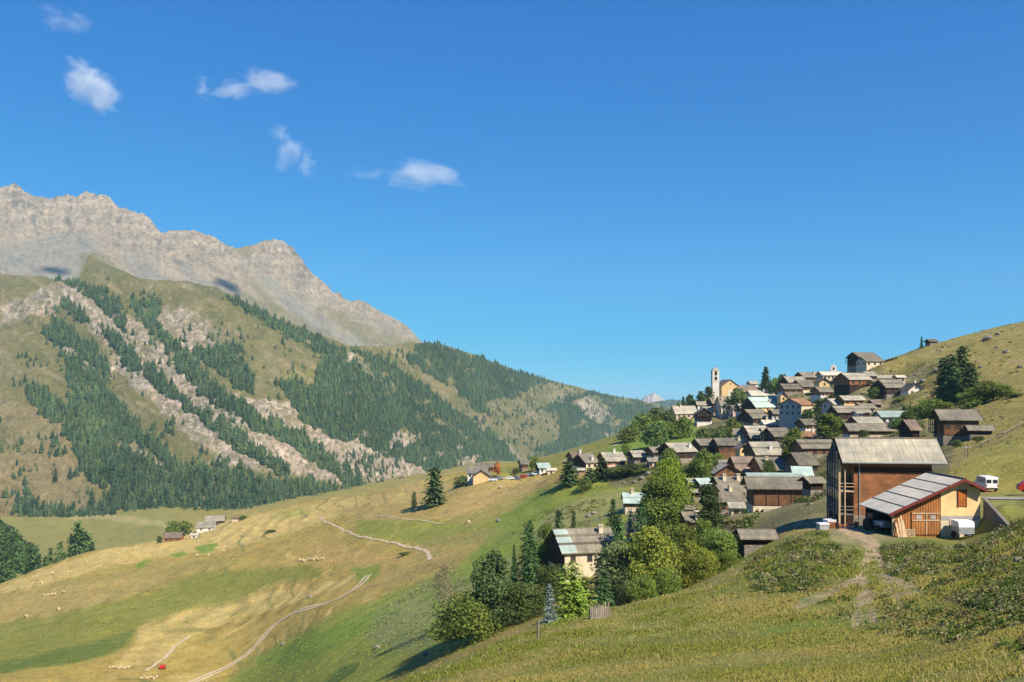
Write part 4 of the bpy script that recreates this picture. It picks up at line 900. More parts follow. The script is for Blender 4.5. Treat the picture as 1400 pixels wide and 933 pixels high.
def village_trees():
    # gully and knoll edge
    T('larch', 783, 92, 770, 60, 'bright yellow-green larch next to the slender blue spruce')
    T('blue', 752, 90, 800, 24, 'slender silvery blue spruce touching the bright larch')
    T('bush', 640, 131, 813, 94, 'big rounded dark green willow bush on the meadow slope, lowest of all')
    T('dkbush', 709, 134, 797, 72, 'rounded bush with brownish underside between willow bush and larch')
    T('pine', 676, 132, 756, 50, 'dense bluish-green pine above the two rounded bushes')
    T('twiggy', 616, 160, 768, 42, 'half-bare greyish brown bush left of the dense pine')
    T('spruce', 724, 178, 714, 40, 'dark spruce left of the striped-roof house')
    T('decid', 749, 184, 717, 32, 'dark leafy tree touching the gable of the striped-roof house')
    T('dklarch', 764, 205, 698, 20, 'thin open tree behind the striped-roof house, left one')
    T('dklarch', 784, 210, 700, 13, 'small brownish conifer peeping over the striped roof')
    T('dkbush', 752, 150, 772, 46, 'wide dark hedge bush in front of the striped-roof house')
    T('spruce', 703, 190, 746, 13, 'low young conifer at the foot of the dark spruce')
    T('bush', 797, 118, 790, 22, 'leafy shrub under the windows of the striped-roof house')
    T('spruce', 826, 105, 782, 34, 'small dark spruce right above the plank fence')
    T('willow', 846, 112, 742, 62, 'pale grey-green willow right of the striped-roof house')
    T('spruce', 846, 140, 706, 36, 'tall dark spruce covering the right end of the striped roof')
    T('olive', 890, 108, 722, 62, 'broad yellow-green tree with dark trunk in the middle of the gully')
    T('tall', 905, 165, 655, 44, 'tall mid-green poplar standing behind the yellow-green tree')
    T('bright', 914, 190, 630, 50, 'very bright green broad tree at the upper end of the gully')
    T('tall', 893, 205, 660, 34, 'poplar left of the very bright green tree')
    T('decid', 916, 262, 614, 28, 'rounded green crown rising above the bright gully tree')
    T('spruce', 877, 145, 690, 34, 'dark spruce between striped roof and yellow-green tree')
    T('spruce', 838, 196, 684, 26, 'dark blue-green spruce behind the striped roof below the green-roofed house')
    T('blue', 862, 200, 700, 20, 'bluish conifer under the lone green-roofed house')
    T('cypress', 968, 162, 664, 32, 'dense dark columnar tree beside the half-hidden small house')
    T('olive', 945, 112, 742, 44, 'yellowish shrub tree right of the broad yellow-green tree')
    T('bush', 984, 112, 726, 56, 'leafy green bush at the right end of the gully thicket')
    T('bush', 1014, 116, 730, 34, 'low bush at the gully thicket beside the sunken byre roof')
    T('olive', 962, 100, 752, 36, 'low yellow-green shrub along the meadow edge')
    T('decid', 934, 128, 718, 46, 'mid-green tree below the half-hidden small house')
    T('bush', 914, 96, 780, 36, 'rounded shrub at the foot of the yellow-green tree')
    T('bush', 880, 94, 788, 36, 'low leafy shrub left of the yellow-green tree trunk')
    T('scrub', 860, 96, 795, 30, 'low grey shrub between willow and meadow edge')
    T('decid', 962, 134, 712, 34, 'small dark tree beneath the columnar tree')
    T('blue', 1022, 127, 725, 13, 'tiny blue spruce in front of the sunken byre')
    T('bush', 994, 102, 756, 30, 'small shrub on the grassy brow below the byre')
    # lower row hedge
    T('spruce', 777, 338, 632, 26, 'dark conical spruce at the left end of the lower row')
    T('dklarch', 806, 332, 640, 19, 'slim conifer in front of the tan-roofed gable')
    T('spruce', 823, 335, 627, 27, 'second broad dark spruce of the lower row hedge')
    T('dkbush', 845, 330, 637, 36, 'dark rounded bush right of the broad spruce')
    T('dkbush', 868, 326, 634, 36, 'dark hedge tree under the pale two-step roof')
    T('bush', 883, 318, 643, 26, 'small hedge bush next to the rubble wall')
    T('decid', 856, 380, 607, 14, 'small round tree between roofs at the left of the lower row')
    T('bush', 799, 325, 656, 20, 'low bush at the foot of the slim conifer')
    # slope below the church
    T('dkbush', 896, 405, 580, 36, 'large rounded dark tree on the green slope below the church')
    T('decid', 865, 470, 576, 18, 'leafy tree at the left edge of the church slope')
    T('decid', 879, 480, 566, 22, 'second leafy tree at the left edge of the church slope')
    T('bush', 858, 455, 586, 26, 'low bush at the left edge of the church slope')
    T('decid', 897, 500, 558, 26, 'dark tree left of the long house with ribbed roof')
    T('dkbush', 914, 485, 562, 24, 'brownish dark bush against the ribbed-roof house')
    T('bush', 905, 450, 575, 28, 'green bush above the large rounded slope tree')
    T('bush', 936, 440, 570, 26, 'bush at the top of the bright green slope')
    T('spruce', 934, 545, 543, 8, 'tiny spruce on the skyline left of the church')
    T('pine', 944, 550, 540, 14, 'dark pine on the skyline nearest the church, left of two')
    T('pine', 959, 555, 535, 12, 'dark pine on the skyline, left of the belfry')
    T('pine', 969, 558, 529, 14, 'dark tree touching the left side of the belfry')
    T('dkbush', 928, 530, 551, 10, 'small bush on the skyline over the ribbed roof')
    T('dkbush', 1008, 500, 531, 27, 'large dark round tree right below the church facade')
    T('dkbush', 962, 380, 586, 26, 'bush row under the balconied chalet, left part')
    T('dkbush', 984, 382, 583, 26, 'bush row under the tall cream house, middle part')
    T('bush', 1002, 384, 573, 24, 'bright bush left of the wide-gabled dark chalet')
    T('bush', 1000, 420, 571, 16, 'small light tree below the pink house')
    T('spruce', 1047, 535, 502, 17, 'big lone conifer on the skyline between church and upper village')
    T('dkbush', 1060, 520, 517, 24, 'dark shrubbery right of the big skyline spruce')
    T('dkbush', 1070, 500, 512, 14, 'shrub in front of the skyline roofs')
    # inside the village
    T('decid', 962, 245, 616, 28, 'green tree among the lower roofs beside the wooden gables')
    T('bright', 946, 250, 632, 30, 'light green tree left of the red-edged gable')
    T('decid', 981, 300, 620, 14, 'small tree in the yard of the lower row')
    T('decid', 1086, 268, 586, 28, 'dark leafy tree standing before the rust-red roof')
    T('dkbush', 1050, 232, 630, 22, 'round dark tree growing before the wide tan roof')
    T('bush', 1074, 262, 612, 12, 'small bush beside the dark leafy tree')
    T('tall', 1130, 292, 566, 28, 'light green tall tree behind the big barn roof, left trunk')
    T('decid', 1145, 296, 570, 24, 'light green tree behind the big barn roof, right trunk')
    T('dkbush', 1126, 370, 545, 30, 'green thicket above the light green tall tree')
    T('bush', 1142, 400, 540, 26, 'grassy thicket below the yellow gabled house')
    T('dkbush', 1168, 400, 526, 24, 'dark shrub before the barn with orange-red front')
    T('dkbush', 1186, 398, 524, 26, 'second dark shrub before the barn with orange-red front')
    T('bush', 1197, 385, 530, 16, 'light shrub left of the dark balconied chalet')
    T('dkbush', 1181, 250, 588, 15, 'round clipped green bush before the wide timber house')
    T('bush', 1105, 380, 560, 20, 'bush at the corner of the rust-red-roofed plastered house')
    T('bush', 1231, 350, 548, 14, 'bush below the dark balconied chalet')
    T('dkbush', 1242, 262, 563, 22, 'dark tree left of the brown-roofed shed')
    T('dkbush', 1228, 256, 572, 18, 'low tree at the right end of the wide timber house')
    # right hillside
    T('dklarch', 1291, 300, 490, 30, 'tall larch left of the pair above the dark larch barn')
    T('dklarch', 1316, 296, 474, 36, 'tallest larch of the pair above the dark larch barn')
    T('dklarch', 1303, 292, 486, 28, 'larch filling the gap between the two tallest larches')
    T('dklarch', 1328, 285, 498, 26, 'shorter larch right of the tallest larch')
    T('decid', 1346, 262, 521, 36, 'big leafy tree right of the tall larches')
    T('decid', 1370, 258, 527, 30, 'broad dark crown at the right end of the hillside grove')
    T('bush', 1328, 262, 536, 34, 'leafy bush behind the roof of the dark larch barn')
    T('bush', 1270, 285, 546, 40, 'wide green bush left of the grove')
    T('bush', 1256, 290, 556, 26, 'small green bush below the white gabled house')
    T('bush', 1290, 275, 550, 30, 'leafy undergrowth tree under the tall larches')
    T('decid', 1388, 250, 541, 20, 'small tree at the right end of the grove near the frame edge')
    T('dkbush', 1308, 190, 602, 12, 'green bush at the foot of the dark larch barn')
    T('bush', 1338, 186, 600, 16, 'yellowish bush under the lean shed')
    T('spruce', 1260, 484, 461, 5, 'lone dark tree on the skyline left of the hut')
    for i, (px, t_) in enumerate(((1208,508),(1212,505),(1216,507),(1220,504),(1225,508))):
        T('spruce', px, 452, t_, 5, 'young dark conifer in the little row under the dry hillside', 'row of young conifers')
    # around the outlying houses
    T('dklarch', 594, 420, 640, 29, 'lone large dark conifer left of the farmhouse')
    T('rust', 680, 440, 632, 9, 'small rust-red tree behind the farmhouse')
    T('dkbush', 631, 440, 651, 18, 'dark shrub left of the farmhouse')
    T('decid', 731, 452, 624, 12, 'dark round tree between brown chalet and green-roofed house')
    T('decid', 705, 445, 640, 8, 'small tree in front of the brown chalet')
    T('dkbush', 566, 425, 673, 7, 'tiny bush left of the lone conifer')
    T('decid', 236, 582, 712, 17, 'dark tree behind the red wooden chalet')
    T('decid', 252, 590, 713, 18, 'dark tree between the red chalet and the valley farm')
    T('dkbush', 218, 565, 733, 7, 'bush at the left end of the red chalet')
    T('dkbush', 332, 600, 705, 10, 'bush on the field edge right of the valley farm')
    T('dkbush', 372, 520, 733, 18, 'low dark bush in the middle of the hay fields')
    T('dkbush', 555, 330, 757, 16, 'low dark bush beside the bend of the cart track')

# ------------------------------------------------------------------ the woods across the valley
def cone_tree(seed):
    """rough little conifer, unit height"""
    r = random.Random(seed); V = []; Fc = []; cc = []
    lay = 5; ns = 7
    for k in range(lay):
        z0 = .04+.19*k; z1 = min(1., z0+.36); R0 = .25*(1-k/lay*.84)
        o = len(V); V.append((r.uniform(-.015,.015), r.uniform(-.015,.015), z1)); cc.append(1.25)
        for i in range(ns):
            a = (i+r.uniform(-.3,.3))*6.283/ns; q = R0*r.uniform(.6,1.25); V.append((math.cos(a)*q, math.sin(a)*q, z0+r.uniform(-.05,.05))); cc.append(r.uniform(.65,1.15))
        for i in range(ns): Fc.append((o, o+1+i, o+1+(i+1) % ns))
    return np.array(V), np.array(Fc), np.array(cc)
def build_woods():
    r = np.random.default_rng(11); protos = [cone_tree(s) for s in range(5)]
    pts = []
    # dense woods
    N = 150000; px = r.uniform(-60, 960, N); top = lerp_line(CREST, px); bot = lerp_line(BASE, px); py = top+(bot-top)*r.uniform(0, 1, N)
    keep = r.random(N) < np.clip((bot-top)/360.*np.clip((depthA(px[:,None], py[:,None])[:,0]/1900.)**1.6, .42, 2.2), 0, 1); px = px[keep]; py = py[keep]
    d = forest_density(px, py); k = r.random(len(px)) < d*.95; pts.append(np.stack([px[k], py[k]], 1))
    # loose trees on meadows and rock
    N = 5200; px = r.uniform(0, 880, N); top = lerp_line(CREST, px); bot = lerp_line(BASE, px); py = top+(bot-top)*r.uniform(.03, .97, N)
    clus = fbm(px/28, py/18, 3, 500); ok = (clus+.45*fbm(px/60, py/60, 2, 505) > .16) & (px+1.1*py > 510) & ~((px < 60) & (py < 520)); pts.append(np.stack([px[ok], py[ok]], 1))
    P_ = []
    for (x, y, n, s) in ((40,495,12,9),(85,570,3,4),(105,650,4,5),(75,620,14,12),(60,600,8,8),(210,455,6,6),(75,650,8,14),(35,645,4,8),(470,520,10,30),(400,510,6,10),(735,575,16,14),(760,600,14,12),(715,590,10,10),(330,470,16,22),(365,455,10,22),(700,560,8,14),(440,430,6,14),(290,470,10,16),(670,480,10,14),(590,472,14,14)):
        P_ += [(x+r.normal(0,s), y+r.normal(0,s*.6)) for _ in range(n)]
    pts.append(np.array(P_)); pts = np.concatenate(pts)
    px, py = pts[:,0], pts[:,1]; ok = (py > lerp_line(CREST, px)+1) & (py < lerp_line(BASE, px)-1); px = px[ok]; py = py[ok]
    Y = depthA(px[:, None], py[:, None])[:, 0]; X = (px-CX)/F*Y; Z = (HZ-py)/F*Y
    H = np.clip(r.gamma(5., 1.75, len(X)), 3.5, 16)*np.clip(1.15-.25*(Y-1200)/1500, .7, 1.15)
    # near woods on the left flank and the row at the field edge
    q = []
    def scatter(n, poly, hh, y0, y1):
        for _ in range(n*6):
            if n <= 0: break
            x = r.uniform(min(p[0] for p in poly), max(p[0] for p in poly)); yy = r.uniform(y0, y1)
            XX = (x-CX)/F*yy; g = ground(XX, yy); pyy = HZ-F*g/yy
            if inpoly(np.array([x]), np.array([pyy]), poly)[0]: q.append((XX, yy, g-.5, r.uniform(*hh))); n -= 1
    scatter(230, [(-120,640),(4,702),(32,714),(48,748),(60,772),(20,800),(-120,860)], (10,24), 560, 900); scatter(60, [(-40,760),(20,760),(60,765),(110,755),(120,770),(40,792),(-40,812)], (2.5,6), 545, 640)
    for x, y, hh in ((62,590,13),(69,592,17),(82,600,19),(88,600,12),(97,606,22),(101,604,17),(106,606,27),(112,606,20),(117,606,19),(121,606,17),(127,604,11),(52,585,15),(46,590,18),(40,600,20),(76,594,10)):
        X1 = (x-CX)/F*y; q.append((X1, y, ground(X1, y)-.5, hh*1.15))
    q = np.array(q); nq = len(q)
    X = np.r_[X, q[:,0]]; Y = np.r_[Y, q[:,1]]; Z = np.r_[Z-.6, q[:,2]]; H = np.r_[H, q[:,3]]
    W = r.uniform(.8, 1.35, len(X)); rot = r.uniform(0, 6.283, len(X)); br = r.uniform(.6, 1.3, len(X))*(1+.35*fbm(X/90., Y/90., 3, 801))
    vis = (CX+F*X/Y > -8)
    order = np.argsort(-(H/Y)*vis); ind = order[:300]; rest = order[300:]
    VV, FF, CC = [], [], []; off = 0
    for k in range(5):
        sel = rest[k::5]; v, f, c = protos[k]
        cs, sn = np.cos(rot[sel])[:, None], np.sin(rot[sel])[:, None]; s = (H[sel]*W[sel])[:, None]
        vx = (v[None,:,0]*cs-v[None,:,1]*sn)*s+X[sel][:, None]; vy = (v[None,:,0]*sn+v[None,:,1]*cs)*s+Y[sel][:, None]; vz = v[None,:,2]*H[sel][:, None]+Z[sel][:, None]
        n = len(v); VV.append(np.stack([vx,vy,vz], -1).reshape(-1,3)); FF.append((f[None]+(np.arange(len(sel))*n)[:, None, None]+off).reshape(-1,3)); off += n*len(sel)
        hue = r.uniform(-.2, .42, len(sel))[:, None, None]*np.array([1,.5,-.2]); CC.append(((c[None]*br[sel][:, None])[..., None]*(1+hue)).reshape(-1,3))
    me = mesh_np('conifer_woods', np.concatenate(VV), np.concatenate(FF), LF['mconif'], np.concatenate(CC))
    tag(link('conifer_woods', me), 'dark conifer woods and scattered trees covering the mountainside across the valley', 'woods', kind='stuff')
    near_m = [conifer_crown(900+s, 13, 9, 4, .22, 'mconif', .28, .03, .032, .01, 2) for s in range(4)]
    near_v = [conifer_crown(950+s, 12, 9, 4, .25, 'vconif', .2, .03, .034, .016, 2) for s in range(4)]; near_m = near_m+near_v
    for me in near_m:                                     # sturdy core so the little crowns do not look thin
        me.name = 'conifer'
    for i in ind:
        o = link('valley_conifer', near_m[int(i) % 4 + (4 if Y[i] < 950 else 0)]); o.location = (X[i], Y[i], Z[i]); o.scale = (H[i]*W[i], H[i]*W[i], H[i]); o.rotation_euler.z = rot[i]
        if X[i]/Y[i]*F+CX < 52 and Y[i] < 950: tag(o, 'green conifer in the dense wood at the far left edge above the hay fields', 'tree', 'conifers of the wood at the left edge')
        elif Y[i] < 950: tag(o, 'conifer in the short row on the brow of the left hay field', 'tree', 'conifers on the field brow')
        else: tag(o, 'dark conifer standing on the lower mountainside across the valley', 'tree', 'conifers on the lower mountainside')

# ------------------------------------------------------------------ grass, weeds, sage
def stuff_leaves(name, label, cat, P_, nrm, up, w, h, col, mat):
    V, Fq = quads(P_, nrm, up, w, h); me = mesh_np(name, V, Fq, mat, np.repeat(col, 4, axis=0))
    return tag(link(name, me), label, cat, kind='stuff')
def vis_points(n, x0, x1, y0, y1, r, near=1.):
    """points on the ground, roughly even over the picture"""
    px = r.uniform(x0, x1, n); py = r.uniform(y0, y1, n); out = []
    iy = np.clip(np.round((px-(-40))/2).astype(int), 0, 739); base = int(np.searchsorted(PXF, -40))
    G_ = (HZ-F*Zg/YG)
    for a, b, c in zip(px, py, iy):
        col = G_[:, base+c]; j = int(np.argmax((col <= b) & (YF > 10)))
        if j <= 0: continue
        t = (col[j-1]-b)/max(col[j-1]-col[j], 1e-6); Yv = YF[j-1]+(YF[j]-YF[j-1])*min(max(t, 0), 1); out.append(((a-CX)/F*Yv, Yv, a, b))
    return np.array(out)
ERO = [(1176,742),(1200,745),(1204,775),(1225,800),(1262,812),(1235,822),(1196,812),(1192,845),(1165,850),(1172,815),(1120,822),(1085,830),(1130,806),(1168,790),(1180,768)]
def build_grass():
    r = np.random.default_rng(5); mat = leaf_mat('grass_blades', (1,1,1), .3, (1,1), 0)
    q = vis_points(60000, -30, 1430, 690, 940, r); q = q[(q[:,1] < 108)]; ero = (rill_dist(q[:,2], q[:,3]) < 6.5)&(r.random(len(q)) < .9); yard = (q[:,1] > 77)&(q[:,2] > 1130); q = q[~ero & ~yard]
    X, Y = q[:,0], q[:,1]; n = len(q); P_, U_, S_, W_, Cc = [], [], [], [], []
    tall = np.clip(.6+fbm(X/3.2, Y/3.2, 3, 700)*1.8, .25, 1.6); bank = inpoly(q[:,2], q[:,3], [(1010,770),(1110,725),(1420,700),(1420,880),(1200,850),(1080,815)])
    for k in range(5):
        x = X+r.normal(0, .18, n); y = Y+r.normal(0, .18, n); z = groundv(x, y); h = (.045+.06*r.random(n))*tall*(1+.6*bank)*np.clip(Y/45, .5, 1.3)
        P_.append(np.stack([x, y, z+h*.5], 1)); U_.append(np.stack([r.normal(0,.45,n), r.normal(0,.45,n), np.ones(n)], 1)); S_.append(h); W_.append(np.clip(.0007*Y, .012, .045)*r.uniform(.7,1.4,n))
        dry = np.clip(.30+fbm(X/7, Y/7, 3, 710)*1.1+fbm(X/22, Y/22, 3, 712)*1.3+r.normal(0,.2,n), 0, 1)[:, None]
        Cc.append((np.array((.15,.17,.032))*(1-dry)+np.array((.265,.225,.068))*dry)*r.uniform(.75,1.3,n)[:, None])
    # dry stalks standing above the sward
    sel = r.choice(n, 5200); x = X[sel]+r.normal(0,.3,5200); y = Y[sel]+r.normal(0,.3,5200); h = r.uniform(.07,.18,5200)*np.clip(Y[sel]/45,.45,1.4); z = groundv(x, y)
    P_.append(np.stack([x,y,z+h*.5],1)); U_.append(np.stack([r.normal(0,.3,5200), r.normal(0,.3,5200), np.ones(5200)],1)); S_.append(h); W_.append(np.clip(.0004*Y[sel], .008, .03)); Cc.append(np.array((.33,.27,.12))*r.uniform(.6,1.2,5200)[:, None])
    U = np.concatenate(U_); U /= np.linalg.norm(U, axis=1, keepdims=True); N_ = np.stack([r.normal(0,.5,len(U)), -np.ones(len(U)), r.normal(.35,.3,len(U))], 1); N_ /= np.linalg.norm(N_, axis=1, keepdims=True)
    stuff_leaves('grass', 'short dry grass covering the foreground knoll', 'grass', np.concatenate(P_), N_, U, np.concatenate(W_), np.concatenate(S_)*.75, np.concatenate(Cc), mat)
    # weeds on the bank under the shed
    q = vis_points(9500, 1000, 1430, 690, 890, r); q = q[(q[:,1] < 112) & ~((q[:,1] > 79)&(q[:,2] > 1150)&(q[:,2] < 1352))]
    zone = inpoly(q[:,2], q[:,3], [(1015,775),(1075,742),(1120,728),(1180,748),(1160,770),(1100,812),(1040,812)])*.8+inpoly(q[:,2], q[:,3], [(1200,746),(1345,738),(1430,700),(1430,850),(1330,830),(1250,808),(1215,790)])*1.+inpoly(q[:,2], q[:,3], [(1060,790),(1200,812),(1260,830),(1430,840),(1430,905),(1180,862)])*.3
    zone = zone*np.clip(.6+fbm(q[:,0]/3, q[:,1]/3, 3, 720)*2.2, 0, 1)*(rill_dist(q[:,2], q[:,3]) > 7.)
    q = q[r.random(len(q)) < zone]; P_, N_, S_, Cc = [], [], [], []
    kinds = np.array([(.13,.175,.036),(.20,.22,.085),(.31,.29,.15),(.10,.15,.03),(.085,.125,.03),(.20,.15,.075)])
    for x, y, _, _ in q:
        m = 34; d = rand_unit(m, r); d[:,2] = abs(d[:,2]); R_ = r.uniform(.22, .75)*min(max(y/70, .35), 1.); g = ground(x, y)
        P_.append(np.array([x,y,g-.05])+d*(R_*(.45+.6*r.random(m)))[:, None]*np.array([1,1,1.05])); nn = d+r.normal(0,.5,(m,3)); N_.append(nn/np.linalg.norm(nn,axis=1,keepdims=True))
        S_.append(r.uniform(.05,.11,m)*min(max(y/70, .45), 1.)); Cc.append(kinds[r.integers(0,6)]*r.uniform(.7,1.3,m)[:, None])
    P_ = np.concatenate(P_); N_ = np.concatenate(N_); S_ = np.concatenate(S_); Cc = np.concatenate(Cc)
    stuff_leaves('weeds', 'tangled weeds and herbs on the bank below the shed', 'weeds', P_, N_, rand_unit(len(P_), r)+np.array([0,0,.5]), S_*.6, S_*1.3, Cc, mat)
    # silvery sage scrub on the slope, scrub on the fields
    P_, N_, S_, Cc = [], [], [], []
    q = vis_points(5200, 480, 720, 735, 900, r); q = q[(q[:,1] > 95) & (q[:,1] < 330)]
    zone = inpoly(q[:,2], q[:,3], [(500,870),(520,835),(580,800),(640,790),(690,770),(720,780),(640,815),(600,850),(590,875),(540,890)])*.85+inpoly(q[:,2], q[:,3], [(690,720),(760,680),(860,670),(900,700),(800,720),(720,745)])*.3
    zone = zone*np.clip(.65+fbm(q[:,0]/8, q[:,1]/8, 3, 730)*2, 0, 1); q1 = q[r.random(len(q)) < zone]
    q = vis_points(1500, 680, 900, 660, 740, r); z2 = inpoly(q[:,2], q[:,3], [(690,730),(760,685),(830,660),(880,672),(850,700),(800,722),(740,745)])*np.clip(.2+fbm(q[:,0]/9, q[:,1]/9, 3, 735)*2, 0, 1); q2 = q[(r.random(len(q)) < z2) & (q[:,1] > 150)]
    q = vis_points(1600, 1180, 1410, 450, 690, r); z3 = np.clip(fbm(q[:,0]/9, q[:,1]/9, 3, 745)*2.2-.15, 0, 1)*.6; q3 = q[(r.random(len(q)) < z3) & (q[:,1] > 128)]
    for qq, kd in ((q1, [(.22,.25,.11),(.27,.28,.14),(.16,.20,.06)]), (q2, [(.2,.2,.08),(.14,.17,.045),(.22,.2,.10)]), (q3, [(.12,.13,.04),(.16,.15,.06),(.10,.12,.035)])):
        for x, y, _, _ in qq:
            m = 16; d = rand_unit(m, r); d[:,2] = abs(d[:,2]); R_ = r.uniform(.22, .55)*y/170; g = ground(x, y)
            P_.append(np.array([x,y,g-.05])+d*(R_*(.45+.6*r.random(m)))[:, None]*np.array([1,1,.8])); nn = d+r.normal(0,.5,(m,3)); N_.append(nn/np.linalg.norm(nn,axis=1,keepdims=True))
            S_.append(r.uniform(.07,.15,m)*y/170); Cc.append(np.array(kd[r.integers(0,len(kd))])*r.uniform(.75,1.25,m)[:, None])
    P_ = np.concatenate(P_); N_ = np.concatenate(N_); S_ = np.concatenate(S_); Cc = np.concatenate(Cc)
    stuff_leaves('sage_scrub', 'low silvery sage scrub on the slopes', 'scrub', P_, N_, rand_unit(len(P_), r)+np.array([0,0,.4]), S_*.6, S_*1.3, Cc, mat)

def village_shrubs():
    r = np.random.default_rng(15); mat = bpy.data.materials['grass_blades']
    q = vis_points(5200, 860, 1290, 520, 742, r); q = q[(q[:,1] > 120) & (q[:,1] < 560)]
    zone = inpoly(q[:,2], q[:,3], [(950,560),(1000,548),(1060,525),(1200,512),(1250,545),(1265,590),(1290,620),(1140,672),(1110,690),(1040,690),(1030,722),(990,740),(930,720),(930,640),(880,640),(880,625),(960,610)])
    q = q[zone & (fbm(q[:,0]/7, q[:,1]/7, 3, 760) > -.12)]; keep = np.ones(len(q), bool)
    for name, label, c, a, L, h, He, rise, k in HS:
        dx = q[:,0]-c.x; dy = q[:,1]-c.y; u = dx*math.cos(a)+dy*math.sin(a); v = -dx*math.sin(a)+dy*math.cos(a)
        keep &= ~((abs(u) < L/2+.3) & (abs(v) < h+.3))
    q = q[keep][:1500]; P_, N_, S_, Cc = [], [], [], []
    kd = [(.10,.14,.034),(.13,.16,.045),(.17,.17,.06),(.085,.12,.035),(.20,.17,.08)]
    for x, y, _, _ in q:
        m = 30; d = rand_unit(m, r); d[:,2] = abs(d[:,2]); R_ = r.uniform(.35, 1.25); g = ground(x, y)
        P_.append(np.array([x,y,g-.05])+d*(R_*(.4+.65*r.random(m)))[:, None]); nn = d+r.normal(0,.5,(m,3)); N_.append(nn/np.linalg.norm(nn,axis=1,keepdims=True))
        S_.append(r.uniform(.12,.26,m)*(.6+R_*.5)); Cc.append(np.array(kd[r.integers(0,5)])*r.uniform(.7,1.3,m)[:, None])
    P_ = np.concatenate(P_); N_ = np.concatenate(N_); S_ = np.concatenate(S_); Cc = np.concatenate(Cc)
    stuff_leaves('village_undergrowth', 'weeds and low shrubs growing between the village houses', 'undergrowth', P_, N_, rand_unit(len(P_), r)+np.array([0,0,.4]), S_*.6, S_*1.2, Cc, mat)

def meadow_tufts():
    """low tufts and hay remnants that break up the smooth fields; each takes the colour of the sward it grows in"""
    r = np.random.default_rng(25); mat = bpy.data.materials['grass_blades']
    q = np.concatenate([vis_points(30000, -20, 1180, 600, 936, r), vis_points(8000, 1180, 1410, 440, 700, r)]); q = q[(q[:,1] > 112) & (q[:,1] < 680)]
    X, Y = q[:,0], q[:,1]; n = len(q); px = CX+F*X/Y
    j = np.clip(np.searchsorted(YF, Y), 0, len(YF)-1); i = np.clip(np.searchsorted(PXF, px), 0, len(PXF)-1)
    c = COLG[j, i]; k = Y/300.; w = r.uniform(.16,.5,n)*k; h = r.uniform(.08,.26,n)*k; z = groundv(X, Y)
    U = np.stack([r.normal(0,.3,n), r.normal(0,.3,n), np.ones(n)], 1); U /= np.linalg.norm(U, axis=1, keepdims=True)
    N_ = np.stack([r.normal(0,.4,n), -np.ones(n), r.normal(.8,.4,n)], 1); N_ /= np.linalg.norm(N_, axis=1, keepdims=True)
    f = np.where(r.random(n) < .4, r.uniform(.68,.92,n), r.uniform(1.0,1.3,n))[:, None]
    stuff_leaves('meadow_grass', 'tufts of grass and hay remnants on the meadows', 'grass', np.stack([X, Y, z+h*.4], 1), N_, U, w, h, np.clip(c*f, .02, .7), mat)
